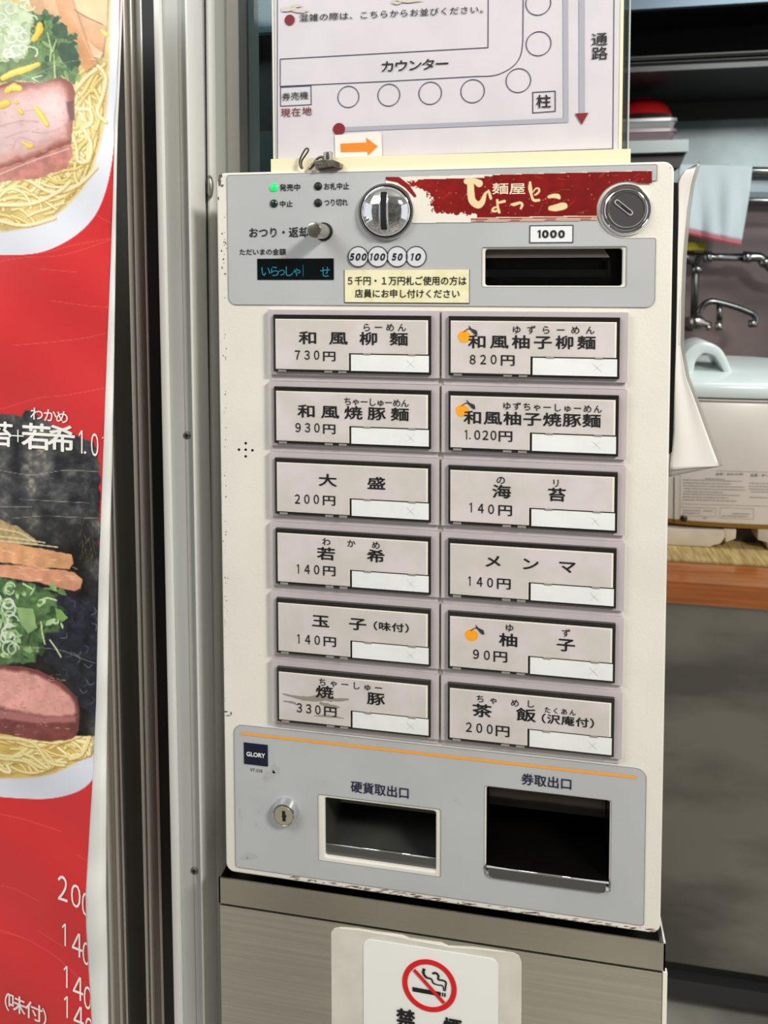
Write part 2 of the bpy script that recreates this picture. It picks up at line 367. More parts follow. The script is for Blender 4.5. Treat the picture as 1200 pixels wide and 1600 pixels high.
# rice cooker
yk = PZ(1100, 860, CT + .003).y + 0.01
ck = thing('rice_cooker', 'large white rice cooker with arched lid handle and brass trim', 'rice cooker', (0, 0, 0))
ccx = P(1140, 700, yk).x; A_, B_ = 0.235, 0.20; ccy = yk + B_
WL[ck.name] = Vector((ccx, ccy, CT + .003)); ck.location = WL[ck.name]
cw = mat('cooker_white', (214, 206, 196), 0.3, var=0.03, vscale=6); cl = mat('cooker_lid_white', (216, 226, 224), 0.22); brass = mat('brass_trim', (150, 118, 52), 0.35, 0.6)
def sell(a, b, e=2.6, n=56, cx=ccx, cy=ccy):
    out = []
    for k in range(n):
        t = 2 * math.pi * k / n; c, s_ = math.cos(t), math.sin(t)
        out.append((cx + a * math.copysign(abs(c) ** (2 / e), c), cy + b * math.copysign(abs(s_) ** (2 / e), s_)))
    return out
def loft(name, rows, m, parent, n=56):
    bm = bmesh.new(); R_ = []
    for z, k in rows: R_.append([bm.verts.new((x, y, z)) for x, y in sell(A_ * k, B_ * k)])
    for a, b in zip(R_, R_[1:]):
        for i in range(n): bm.faces.new((a[i], a[(i + 1) % n], b[(i + 1) % n], b[i]))
    bm.faces.new(R_[0][::-1]); bm.faces.new(R_[-1]); return obj(name, bm, m, parent, 'auto')
zk = lambda v: P(1130, v, yk).z
loft('body', [(zk(818), .985), (zk(800), .995), (zk(720), 1.0), (zk(632), 1.0), (zk(629), .99)], cw, ck)
loft('lid_gap', [(zk(629), .98), (zk(622), .98)], black, ck)
loft('rim', [(zk(627), 1.0), (zk(624.5), 1.0)], cw, ck)
loft('lid', [(zk(622), .995), (zk(619), 1.005), (zk(606), 1.005), (zk(600), .99), (zk(596), .95), (zk(588), .80), (zk(583), .5), (zk(581), .1)], cl, ck)
loft('trim_band', [(zk(824), 0.995), (zk(817.5), 0.995)], brass, ck)
yh = ccy - 0.10
hp = smoothpath([(1064, 640), (1064, 590), (1070, 556), (1088, 540), (1110, 545), (1124, 566), (1136, 600)], 6)
bm = bmesh.new(); rg = []
for i, (u, v) in enumerate(hp):
    a, b = hp[max(i - 1, 0)], hp[min(i + 1, len(hp) - 1)]; d = Vector((b[0] - a[0], b[1] - a[1])).normalized(); t = i / (len(hp) - 1)
    th = 13 - 8 * t; nx, nv = d.y * th, -d.x * th
    wy = 0.050
    rg.append([bm.verts.new(P(u + sx * nx, v + sx * nv, yh + 0) + Vector((0, sy * wy, 0))) for sx, sy in ((1, -1), (1, 1), (-1, 1), (-1, -1))])
for a, b in zip(rg, rg[1:]):
    for i in range(4): bm.faces.new((a[i], a[(i + 1) % 4], b[(i + 1) % 4], b[i]))
bm.faces.new(rg[0][::-1]); bm.faces.new(rg[-1]); bmesh.ops.recalc_face_normals(bm, faces=bm.faces)
obj('handle', bm, cl, ck, 'auto', bevel=0.004)
def front_y(x, k=1.0): 
    q = min(abs((x - ccx) / (A_ * k)), .999); return ccy - B_ * k * (1 - q ** 2.6) ** (1 / 2.6)
def onbody(u, v, off=0.0008):
    q = P(u, v, yk)
    for _ in range(3): q = P(u, v, front_y(q.x) - off)
    return q
# seam, label frame lines and unreadable small print (drawn as dashes)
def flat_line(bm, a, b, wpx, off=0.001, seg=6):
    a, b = Vector(a), Vector(b); d = (b - a).normalized(); nn = Vector((-d.y, d.x)) * wpx / 2; pr = None
    for i in range(seg + 1):
        q = a + (b - a) * i / seg; v1 = bm.verts.new(onbody(q.x + nn.x, q.y + nn.y, off)); v2 = bm.verts.new(onbody(q.x - nn.x, q.y - nn.y, off))
        if pr: bm.faces.new((pr[0], pr[1], v2, v1))
        pr = (v1, v2)
bm = bmesh.new(); flat_line(bm, (1053.5, 745), (1053, 817), 1.2); obj('seam', bm, black, ck)
bm = bmesh.new()
for a, b in (((1063, 735), (1063, 804)), ((1063, 787), (1200, 791)), ((1120, 735.5), (1240, 739)), ((1063, 792), (1119, 794)), ((1119, 794), (1118, 806)), ((1063, 805), (1118, 807)), ((1126, 793), (1178, 795)), ((1126, 793), (1125, 809)), ((1125, 809), (1178, 811)), ((1178, 795), (1178, 811))): flat_line(bm, a, b, .5)
obj('label_frame', bm, mat('pale_print', (150, 145, 138), .6), ck)
bm = bmesh.new()
for (u0, v0, u1) in ((1068, 749.5, 1160), (1068, 754, 1142), (1068, 758.5, 1163), (1070, 763, 1165), (1070, 767.5, 1130), (1068, 771.5, 1156), (1068, 776, 1139), (1068, 780.5, 1151), (1171, 752, 1235), (1171, 756.5, 1230), (1171, 761, 1238), (1174, 765, 1235), (1172, 774, 1236), (1102, 747, 1132), (1068, 797, 1095), (1068, 801, 1094), (1100, 797, 1114), (1145, 800, 1172), (1130, 804, 1170), (1100, 808, 1106)):
    u = u0
    while u < u1:
        w = rng.uniform(1.2, 4); flat_line(bm, (u, v0 + (u - 1068) * .028), (min(u + w, u1), v0 + (u + w - 1068) * .028), 1.5, seg=1); u += w + rng.uniform(.7, 1.5)
obj('small_print', bm, mat('grey_print', (158, 152, 145), .6), ck)
tx = Text()
for s_, u, v, w, h in (('品番：JHG-A180', 1140, 741, 43, 4.6), ('品番：5Fレア', 1190, 742.5, 34, 4.6)):
    V, Fs = glyph(s_, 0.008); a, b = V.min(0), V.max(0)
    tx.add([onbody(u + (x - (a[0] + b[0]) / 2) / (b[0] - a[0]) * w, v - (z - (a[1] + b[1]) / 2) / (b[1] - a[1]) * h, .001) for x, z in V], Fs, .008)
tx.build('lettering', mat('grey_lettering', (120, 116, 112), .6), ck)
c = onbody(1068.5, 810, -.001); obj('screw', lathe(bmesh.new(), [(.0062, 0), (.006, .001), (.003, .0025)], c + Vector((0, 0, 0)), n=20), dkmetal, ck, True)
for pts, dp in (([(1010, 824), (1132, 828), (1133, 840), (1126, 850), (1113, 853), (1110, 861), (1010, 854)], .10), ([(1131, 826), (1151, 827), (1150, 842), (1134, 848)], .09), ([(1184, 826), (1290, 822), (1290, 850), (1200, 858), (1199, 848), (1184, 844)], .10)):
    obj('foot', prism(bmesh.new(), [Vector((q_.x, q_.y, max(q_.z, CT + .0034))) for q_ in (P(u, v, yk + .006) for u, v in pts)], dp), mat('cooker_foot', (206, 196, 178), .4, var=.06), ck, bevel=.002, smooth='auto')
obj('burner_block', B((P(1152, 830, yk + .04).x, yk + .05, CT + .003), (P(1182, 830, yk + .04).x, yk + .2, zk(826))), mat('dark_burner', (40, 36, 32), .4), ck)
# overhead shelf, splashback
YB = 1.93
sp = obj('splashback', B((0.3, YB, P(1120, 318, YB).z), (2.6, YB + .012, P(1120, -200, YB).z)), mat('splashback_steel', (132, 146, 148), 0.4, .4, var=.22, vscale=3.5, bump=.08, bscale=4)); tag(sp, 'pale stainless sheet on the kitchen wall above the sink', 'splashback')
oh = thing('overhead_cabinet', 'dark open cabinet high on the kitchen wall with steel shelf edges', 'cabinet', (1.2, 1.5, P(1120, 112, 1.5).z))
hood = mat('hood_black', (12, 11, 11), .5); dim = mat('dim_steel', (34, 34, 33), .4, .3)
zh = lambda v: P(1120, v, 1.5).z
obj('fascia', B((.3, 1.49, zh(9)), (2.6, 1.51, zh(-30))), mat('fascia_steel', (88, 104, 114), .35, .6), oh)
obj('back_panel', B((.3, 1.90, zh(140)), (2.6, 1.92, zh(-60))), hood, oh)
obj('top_panel', B((.3, 1.51, zh(-30)), (2.6, 1.90, zh(-34))), hood, oh)
obj('bottom_shelf', B((.3, 1.50, zh(108)), (2.6, 1.90, zh(104))), hood, oh)
obj('shelf_lip', B((.3, 1.485, zh(109)), (2.6, 1.50, zh(101))), dim, oh)
obj('shelf_lip', B((.3, 1.49, zh(95)), (2.6, 1.50, zh(84))), dim, oh)
obj('shelf_rod', tube(bmesh.new(), [(.3, 1.48, zh(90)), (2.6, 1.48, zh(90))], .004), mat('rod_steel', (80, 76, 70), .35, .7), oh, True)
# wall shelf with clear tubs and a red bowl
YS = 1.62
sh = thing('bracket_shelf', 'small grey steel shelf below the red bowl on the kitchen wall', 'shelf', (P(1030, 228, YS).x, YS, P(1030, 238, YS).z))
obj('tray', B((.32, YS, P(1030, 238, YS).z), (P(1076, 228, YS).x, YS + .25, P(1030, 219, YS).z)), mat('shelf_grey', (128, 136, 136), .4, .3), sh, bevel=.003, smooth='auto')
obj('bracket', prism(bmesh.new(), [P(900, 239, YS + .03), P(1072, 239, YS + .03), P(1062, 262, YS + .03), P(900, 262, YS + .03)], .2), hood, sh)
zt = P(1030, 219, YS).z; cxx = P(1000, 200, YS + .1).x
def tub(u1, v0, v1, label, k, mm):
    x1 = P(u1, v0, YS + .02).x; z0 = P(1030, v1, YS + .02).z; z1 = P(1030, v0, YS + .02).z
    t = thing('plastic_tub', label, 'tub', (.5, YS + .1, z0))
    lp = lambda s_: rr(.33 + s_, YS + .02 + s_, x1 - s_, YS + .20 - s_, .02)
    bm = bmesh.new(); rows = [(z0, .006), (z1 - .008, .001), (z1 - .008, -.003), (z1, -.003)]; R_ = [[bm.verts.new((x, y, z)) for x, y in lp(s_)] for z, s_ in rows]
    for a, b in zip(R_, R_[1:]):
        for i in range(len(a)): bm.faces.new((a[i], a[(i + 1) % len(a)], b[(i + 1) % len(a)], b[i]))
    bm.faces.new(R_[0][::-1]); bm.faces.new(R_[-1]); obj('tub_body', bm, mm, t, 'auto')
    return z1
tub(1057, 201, 218.5, 'lower translucent plum-tinted plastic tub on the small shelf', 0, mat('plum_tub', (120, 102, 106), .3))
tub(1058, 184.5, 200.8, 'upper translucent grey plastic tub just under the red bowl', 1, mat('grey_tub', (138, 138, 138), .25))
cb = P(1004, 184, YS + .11); rb = (P(1050, 184, YS + .11) - cb).x
rbw = obj('red_bowl', lathe(bmesh.new(), [(rb, 0), (rb * .97, rb * .12), (rb * .85, rb * .34), (rb * .62, rb * .52), (rb * .35, rb * .60), (rb * .33, rb * .64), (rb * .05, rb * .64)], cb, 'z'), mat('red_lacquer', (150, 18, 20), .16, coat=.6), None, 'auto'); tag(rbw, 'glossy red bowl turned upside down on the plastic tubs', 'bowl')
# towel rail and towel
YR = 1.75
rl = thing('towel_rail', 'double steel towel rail on the kitchen wall', 'rail', (P(1140, 285, YR).x, YR, P(1140, 308, YR).z))
for v, r in ((266, .011), (312, .007)): obj('bar', tube(bmesh.new(), [P(1084, v - 1, YR), P(1330, v + 4, YR)], r), mat('rail_steel', (150, 152, 150), .25, .9), rl, True)
obj('back_plate', pp([(1084, 271), (1330, 275), (1330, 302), (1084, 299)], YR + .04, .01), mat('rail_plate', (118, 128, 134), .4, .5), rl)
for u in (1090, 1300): obj('wall_bracket', B(P(u, 318, YR + .02), P(u + 10, 258, YR + .02) + Vector((0, .16, 0))), mat('rail_plate', (118, 128, 134)), rl)
tw = thing('hanging_towel', 'white towel with a pink striped hem hanging over the rail', 'towel', P(1130, 385, YR))
def towel(v0f, v1f, name, m, off=0.0):
    bm = bmesh.new(); nu, nv = 30, 24; g = []
    for i in range(nu + 1):
        s_ = i / nu; row = []
        for j in range(nv + 1):
            t = j / nv; vt = v0f(s_) + (v1f(s_) - v0f(s_)) * t
            tt = (vt - 257) / 125; u = 1060 + (1175 - 17 * tt ** 1.3 - 1060) * s_
            y = YR - .02 - off - .012 * tt * math.sin(s_ * 9 + tt * 2) - .006 * math.sin(s_ * 21 - 3 * tt) * tt
            row.append(bm.verts.new(P(u, vt, y)))
        g.append(row)
    for i in range(nu):
        for j in range(nv): bm.faces.new((g[i][j], g[i + 1][j], g[i + 1][j + 1], g[i][j + 1]))
    o = obj(name, bm, m, tw, True); md = o.modifiers.new('s', 'SOLIDIFY'); md.thickness = .004; return o
vb = lambda s_: 352 + 24 * s_ ** .8
towel(lambda s_: 257 + 2 * s_, vb, 'cloth', mat('towel_cloth', (196, 208, 212), .85, bump=.3, bscale=300))
towel(vb, lambda s_: vb(s_) + 5.5, 'hem', mat('pink_hem', (186, 112, 120), .85), .001)
towel(lambda s_: vb(s_) + 5.5, lambda s_: vb(s_) + 9, 'lower_hem', mat('crimson_hem', (150, 62, 72), .85), .002)
sg = obj('yellow_sponge', prism(bmesh.new(), [P(u, v, YR + .03) for u, v in round_loop([(1040, 376), (1104, 379), (1102, 391), (1040, 392)], 4, 3)], .06), mat('yellow_sponge', (150, 140, 20), .8, bump=.4, bscale=300), bevel=.003); tag(sg, 'yellow sponge tucked behind the hem of the white towel', 'sponge')
# pipes, faucet
YP = 1.82
pipe_m = mat('worn_chrome', (150, 152, 150), .22, 1.0)
pi = thing('water_pipe', 'chrome water pipes with collars on the wall behind the cooker', 'pipe', P(1090, 402, YP))
def tb(pts, r, name, m, parent, y=YP, n=14):
    q = [P(u, v, y if len(p) == 2 else p[2]) for p in [p for p in pts] for u, v in [p[:2]]]
    return obj(name, tube(bmesh.new(), q, r, n), m, parent, True)
mpp = (P(1101, 402, YP) - P(1100, 402, YP)).x
tb([(1068, 401), (1112, 401.5), (1162, 402)], 6.5 * mpp, 'horizontal_pipe', pipe_m, pi)
tb([(1100, 401), (1111, 401)], 9.5 * mpp, 'collar', pipe_m, pi); tb([(1161, 401), (1172, 402)], 9.5 * mpp, 'collar', pipe_m, pi)
tb(smoothpath([(1170, 402), (1186, 402), (1196, 410), (1212, 424), (1240, 430)], 4), 8 * mpp, 'elbow', pipe_m, pi)
tb([(1192, 405), (1198, 413)], 10 * mpp, 'collar', pipe_m, pi)
tb([(1087, 408), (1086, 450), (1084, 498)], 6 * mpp, 'riser', mat('dull_pipe', (92, 92, 88), .35, .9), pi)
tb([(1089, 415), (1089, 426)], 8.5 * mpp, 'collar', pipe_m, pi)
tb([(1060, 402), (1084, 404)], 11 * mpp, 'tee_fitting', mat('dull_pipe', (92, 92, 88)), pi)
fa = thing('faucet', 'chrome wall faucet with long swivel spout above the rice cooker', 'faucet', P(1085, 505, YP))
YF = 1.76
tb(smoothpath([(1092, 490), (1098, 478), (1110, 471), (1125, 473), (1150, 480), (1168, 487), (1178, 492), (1181, 500), (1177, 509)], 5), 5 * mpp, 'spout', mat('faucet_chrome', (120, 126, 126), .2, 1), fa, YF)
tb([(1176, 500), (1176, 511)], 6.5 * mpp, 'spout_tip', pipe_m, fa, YF)
tb([(1124, 476), (1124, 502)], 4.5 * mpp, 'stem', mat('faucet_chrome', (120, 126, 126)), fa, YF)
tb([(1123, 503), (1123, 516)], 5.5 * mpp, 'knob', chrome_s, fa, YF)
o = obj('valve_body', tube(bmesh.new(), [P(u, v, YF) for u, v in ((1078, 505), (1086, 503), (1094, 503), (1100, 505), (1111, 507))], [9 * mpp, 12 * mpp, 11 * mpp, 6 * mpp, 4 * mpp], 16), chrome_s, fa, True)
obj('escutcheon', lathe(bmesh.new(), [(13 * mpp, 0), (13 * mpp, .01), (8 * mpp, .03), (8 * mpp, .12)], P(1077, 506, YF + .12) , n=24), pipe_m, fa, 'auto')
tb([(1106, 508), (1108, 515)], 4.5 * mpp, 'tap_handle', chrome_s, fa, YF)
# ------------------------------------------------------------------ stainless stand
sd = thing('machine_stand', 'brushed stainless stand with a tray rim under the ticket machine', 'stand', (.165, .15, 0))
YS0 = -.004
f1, f2, f3, f4 = P(342, 1371, YS0), P(1039.5, 1475, YS0), P(342, 1409.5, YS0), P(1039.5, 1519, YS0)
xl_, xr_ = (f1.x + f3.x) / 2, (f2.x + f4.x) / 2; zt_, zf_ = (f1.z + f2.z) / 2, (f3.z + f4.z) / 2
bm = B((xl_, YS0, zf_), (xr_, YS0 + .0015, zt_)); obj('front_flange', bm, steel_f, sd)
obj('side_flange', B((xl_, YS0, zf_), (xl_ + .0012, .25, zt_)), steel_f, sd); obj('side_flange', B((xr_ - .0012, YS0, zf_), (xr_, .25, zt_ + .001)), alu_b, sd)
obj('tray_floor', B((xl_, 0, zf_ + .002), (xr_, .25, zf_ + .006)), blk, sd)
obj('front_panel', B((xl_ + .001, YS0 - .0005, .02), (xr_ - .002, YS0 + .006, zf_ - .0012)), steel, sd, bevel=.0018, smooth='auto')
obj('side_panel', B((xl_ + .001, .003, .02), (xl_ + .003, .25, zf_)), steel, sd); obj('side_panel', B((xr_ - .003, .003, .02), (xr_ - .001, .25, zf_)), steel, sd)
obj('edge_strip', B((xr_ - .0015, YS0 - .001, .02), (xr_ + .0015, YS0 + .003, zf_)), cardedge, sd)
obj('foot_plate', B((xl_, 0, 0), (xr_, .25, .02)), blk, sd)
# no smoking notice
ns = thing('no_smoking_notice', 'white no smoking notice on yellowed backing stuck to the stand', 'notice', P(668, 1560, YS0 - .0006))
YN = YS0 - .0008
pts = [(517.5, 1457), (522, 1451), (532, 1449), (560, 1451), (590, 1456), (628, 1461), (640, 1466), (690, 1473), (700, 1478), (740, 1480), (775, 1485), (802, 1489), (811, 1494), (815, 1504), (814, 1720), (519, 1690)]
obj('backing_film', pp(pts, YN, .0006), mat('yellowed_film', (214, 210, 196), .4, var=.04, vscale=40), ns)
bm = bmesh.new(); ribbon(bm, loop_px([(531, 1450), (560, 1452.5), (590, 1457.5), (628, 1462.5), (640, 1467.5), (690, 1474.5), (700, 1479), (740, 1481.5), (790, 1487)], YN), [.0008, .001, .0012, .0025, .001, .003, .0012, .001, .0008], YN - .0003); obj('torn_edge', bm, mat('torn_white', (245, 242, 230), .6), ns)
c0 = P(568, 1466, YN); c1 = P(779, 1500, YN); zc = (c0.z + P(779, 1498, YN).z) / 2
plate('white_card', [rr(c0.x, P(600, 1720, YN).z, c1.x, zc, .006)], YN - .0006, .0005, mat('notice_white', (236, 234, 228), .35), ns)
YC = YN - .0012
rc = P(670.8, 1540.5, YC); ro = (P(712.6, 1540.5, YC) - P(629, 1540.5, YC)).length / 2; ri = ro * .815; redm = mat('prohibition_red', (212, 22, 24), .45)
plate('prohibition_ring', [circ((rc.x, rc.z), ro, 64), circ((rc.x, rc.z), ri, 64)], YC, .0003, redm, ns)
z10 = lambda L: [(610 + a / 10, 1480 + b / 10) for a, b in L]
for pts in ([(345, 625), (760, 700), (788, 712), (785, 768), (345, 690)],):
    obj('cigarette', pp(z10(pts), YC, .0002), ink, ns)
obj('ember', pp(z10([(808, 712), (826, 714), (824, 772), (806, 768)]), YC, .0002), ink, ns); obj('ember', pp(z10([(843, 718), (864, 722), (862, 782), (841, 776)]), YC, .0002), ink, ns)
pxm = (P(671, 1540, YC) - P(670, 1540, YC)).x
for L, w in (([(530, 335), (515, 400), (560, 470), (640, 500), (670, 560), (740, 590), (810, 600), (830, 640), (832, 685)], [4.5, 4, 3.4, 2.6, 2.4, 2, 2, 1.8, 1.6]), ([(655, 412), (710, 405), (750, 445), (750, 505), (820, 520), (868, 550), (862, 620), (855, 688)], [3.4, 3.4, 3.2, 2.8, 2.8, 2.6, 2.2, 1.8])):
    q = smoothpath(z10(L), 5); wv = np.interp(np.linspace(0, 1, len(q)), np.linspace(0, 1, len(w)), w) * pxm
    bm = bmesh.new(); ribbon(bm, loop_px(q, YC), list(wv), YC); obj('smoke_line', bm, ink, ns)
bm = bmesh.new(); q = loop_px(z10([(370, 350), (840, 870)]), YC); ribbon(bm, q, 5.6 * pxm, YC - .0003); obj('prohibition_bar', bm, redm, ns)
tx = Text(); tx.char('禁', 634, 1592, 25, 25, YC, .03, YC); tx.char('煙', 707, 1606, 25, 25, YC, .03, YC); tx.build('lettering', ink, ns)
# ------------------------------------------------------------------ ticket machine
tm = thing('ticket_machine', 'cream meal ticket vending machine with twelve menu buttons on the steel stand', 'ticket machine', (.165, .12, .8))
W_, ZB = .33, TOP - .5507
def rect_px(a, b, y=0.0):
    p, q = P(*a, y), P(*b, y); return min(p.x, q.x), min(p.z, q.z), max(p.x, q.x), max(p.z, q.z)
def quad_rect(tl, tr, br, bl):
    q = [P(*k) for k in (tl, tr, br, bl)]; return ((q[0].x + q[3].x) / 2, (q[2].z + q[3].z) / 2, (q[1].x + q[2].x) / 2, (q[0].z + q[1].z) / 2)
bill_o = quad_rect((753, 386), (979, 385), (979, 449), (753, 448)); bill_i = quad_rect((758, 390), (973, 388), (972, 447), (758, 446))
coin_o = quad_rect((497, 1240), (689, 1263), (689, 1370), (498, 1342)); coin_i = quad_rect((507, 1247), (681, 1268), (681, 1364), (508, 1337))
tick_o = quad_rect((757, 1226), (955, 1250), (954, 1394), (757, 1364)); tick_i = quad_rect((759.5, 1229), (953, 1253), (952, 1390), (760, 1361))
def shrink(r, d): return (r[0] + d, r[1] + d, r[2] - d, r[3] - d)
holes = [rr(*r, .002, 4) for r in (bill_i, coin_i, tick_i)]
HF = .0015                                     # front plate lies a little behind the panel film
plate('front_door', [rr(0, ZB, W_, TOP, .007, 8)] + holes, 0.0, .004, cream, tm, bev=.0014, smooth=True)
bm = bmesh.new(); rb_ = rr(.001, ZB + .002, W_ - .001, TOP - .001, .006, 6)
va = [bm.verts.new((x, .0035, z)) for x, z in rb_]; vb_ = [bm.verts.new((x, .24, z)) for x, z in rb_]
for i in range(len(va)): bm.faces.new((va[i], vb_[i], vb_[(i + 1) % len(va)], va[(i + 1) % len(va)]))
bm.faces.new(vb_[::-1]); bmesh.ops.recalc_face_normals(bm, faces=bm.faces); obj('cabinet', bm, cream, tm)
TK = .0007
# upper panel film: outline with the notch round the key lock
def arc(c, r, a0, a1, n=14): return [(c[0] + r * math.cos(math.radians(a0 + (a1 - a0) * k / n)), c[1] + r * math.sin(math.radians(a0 + (a1 - a0) * k / n))) for k in range(n + 1)]
LK = P(978, 328); pm = (P(979, 328) - P(978, 328)).x; LKc = (LK.x, LK.z)
xl0, xr0 = P(356.5, 380).x, P(1024, 400).x; zt0 = (P(356, 274).z + P(1020, 257).z) / 2; zb0 = (P(370, 476).z + P(1010, 480).z) / 2
zn1, zn2 = P(1020, 286).z, P(1020, 369).z; rn = 46 * pm
a1 = math.degrees(math.asin(min(1, (zn1 - LKc[1]) / rn))); a2 = math.degrees(math.asin(max(-1, (zn2 - LKc[1]) / rn)))
a1 = 86; a2 = 274; 
outl = rr(xl0, zb0, xr0, zt0, (.006, .006, .0012, .002))
nseg = 7; outl = outl[:2 * nseg] + [(xr0, LKc[1] - rn - .0008), (xr0 - .0008, LKc[1] - rn)] + arc(LKc, rn, 270, 90, 24) + [(xr0, LKc[1] + rn)] + outl[2 * nseg:]
hb = [rr(*shrink(bill_o, 0), .001, 3)]
# winding: outl ccw, passes bottom right then notch then top right
plate('upper_panel', [outl] + hb, -TK, TK, greyp, tm)
bm = bmesh.new(); ribbon(bm, outl, .0003, -TK - .00015, True); obj('panel_outline', bm, mat('outline_grey', (120, 116, 114), .6), tm)
lo_l = [loop_px([(366, 1131), (1008, 1204), (1007, 1449), (369, 1350)])][0]
xl1 = P(367.5, 1250).x; xr1 = P(1007.5, 1330).x; zt1 = (P(385, 1131).z + P(985, 1200).z) / 2; zb1 = (P(368, 1350).z + P(1007, 1449).z) / 2
olow = rr(xl1, zb1, xr1, zt1, (.002, .002, .007, .007))
plate('lower_panel', [olow, rr(*coin_o, .0015, 3), rr(*tick_o, .0012, 3)], -TK, TK, greyp, tm)
bm = bmesh.new(); ribbon(bm, olow, .0003, -TK - .00015, True); obj('panel_outline', bm, MATS['outline_grey'], tm)
for r in (coin_o, tick_o, bill_o):
    bm = bmesh.new(); ribbon(bm, rr(*r, .0014, 3), .0003, -TK - .00015, True); obj('opening_outline', bm, MATS['outline_grey'], tm)
q = [P(377, 1143), P(994, 1215.5)]; zz = (q[0].z + q[1].z) / 2
bm = bmesh.new(); ribbon(bm, [(q[0].x, zz), (q[1].x, zz)], .0021, -TK - .0003); obj('orange_line', bm, orange, tm)
YT = -TK - .0004
# openings: recess boxes
def recess(r, depth, name, m, floor_m=None, slope=None):
    x0, z0, x1, z1 = r; y0 = .0038; e = .0005
    bm = bmesh.new(); v = [bm.verts.new(p) for p in ((x0 - e, y0, z0 - e), (x1 + e, y0, z0 - e), (x1 + e, y0, z1 + e), (x0 - e, y0, z1 + e), (x0 - e, depth, z0 - e), (x1 + e, depth, z0 - e), (x1 + e, depth, z1 + e), (x0 - e, depth, z1 + e))]
    for f in ((0, 1, 5, 4), (1, 2, 6, 5), (2, 3, 7, 6), (3, 0, 4, 7), (4, 5, 6, 7)): bm.faces.new([v[i] for i in f])
    return obj(name, bm, m, tm)
recess(bill_i, .05, 'bill_slot', mat('slot_black', (20, 20, 20), .22))
x0, z0, x1, z1 = bill_i
obj('slot_visor', prism(bmesh.new(), [Vector((x0, .006, z1 - .006)), Vector((x1 - .008, .006, z1 - .006)), Vector((x1 - .012, .006, z1)), Vector((x0, .006, z1))], .03), mat('slot_grey', (84, 78, 74), .4), tm)
obj('bill_guide', B((x0, .012, z0 + .006), (x1 - .007, .045, z0 + .0115)), mat('gloss_black', (10, 10, 12), .08), tm)
obj('bill_guide', B((x1 - .009, .010, z0 + .006), (x1 - .007, .045, z0 + .018)), MATS['gloss_black'], tm)
recess(coin_i, .065, 'coin_tray', mat('tray_dark_steel', (96, 98, 92), .3, .5, var=.2, vscale=12))
x0, z0, x1, z1 = coin_i; lipm = mat('lip_steel', (112, 112, 110), .3, .8)
obj('tray_lip', B((x0, .003, z0), (x1, .005, z0 + .0075)), lipm, tm); obj('tray_lip_edge', tube(bmesh.new(), [(x0, .004, z0 + .0078), (x1, .004, z0 + .0078)], .0008, 8), chrome, tm, True)
obj('tray_liner', B((x0, .05, z0 + .010), (x1, .052, z1 - .01)), mat('liner_olive', (150, 140, 112), .35), tm)
recess(tick_i, .075, 'ticket_tray', mat('ticket_black', (16, 14, 13), .22, .3))
x0, z0, x1, z1 = tick_i
bm = bmesh.new(); n = 14; rows = []
for k in range(n + 1):
    a = math.radians(-20 + 150 * k / n); rows.append([bm.verts.new((x, .045 + .022 * math.cos(a) * -1 + .012, (z0 + z1) / 2 + .004 + .026 * math.sin(a))) for x in (x0, x1)])
for a, b in zip(rows, rows[1:]): bm.faces.new((a[0], a[1], b[1], b[0]))
obj('ticket_drum', bm, mat('drum_black', (92, 82, 74), .22, .7), tm, True)
zl0 = z0 + .0005; zl1 = P(860, 1372, 0).z
l0, l1 = P(762, 1347), P(951, 1377); zl1 = (l0.z + l1.z) / 2
plate('ticket_lip', [rr(x0 + .002, zl1 - .0078, x1 - .0025, zl1, (.003, .003, .0005, .0005))], -.0035, .001, lipm, tm)
obj('ticket_lip_edge', tube(bmesh.new(), [(x0 + .0005, -.003, zl1), (x1 - .0005, -.003, zl1)], .0009, 8), chrome, tm, True)
obj('ticket_floor', B((x0, -.002, zl1 - .0015), (x1, .07, zl1 - .0008)), mat('ticket_black', (16, 14, 13)), tm)
# indicators and text of the upper panel
for u, v, m in ((428, 293, mat('green_lamp', (10, 200, 95), .3, emit=.55)), (428, 318, mat('dark_green_lamp', (22, 46, 40), .2)), (497, 291, black), (497, 317, black)):
    c = P(u, v, -TK); obj('indicator_lamp', lathe(bmesh.new(), [(7.2 * pm, -.0005), (7.2 * pm, .0004), (6 * pm, .0012), (2 * pm, .0017)], c, n=28), m, tm, True)
tx = Text()
for s_, u, v, w, h, bd in (('発売中', 453.5, 293, 32, 11, .012), ('中止', 448, 318.5, 20, 10, .012), ('お札中止', 526.5, 291, 39, 11, .012), ('つり切れ', 525.5, 316.5, 37, 11, .012), ('おつり・返却', 436, 363, 92, 16, .016), ('ただいまの金額', 411, 393.5, 72, 10, .012)):
    tx.string(s_, u, v, w, h, YT, bd)
tx.build('lettering', ink, tm)
# return knob
c = P(506, 362, -TK)
obj('return_knob_collar', lathe(bmesh.new(), [(.0068, 0), (.0068, .0012), (.0058, .0014)], c, n=28), black, tm, 'auto')
obj('return_knob', lathe(bmesh.new(), [(.0056, 0), (.0055, .026), (.0050, .0275), (.0044, .0277)], c, n=28), chrome_s, tm, 'auto')
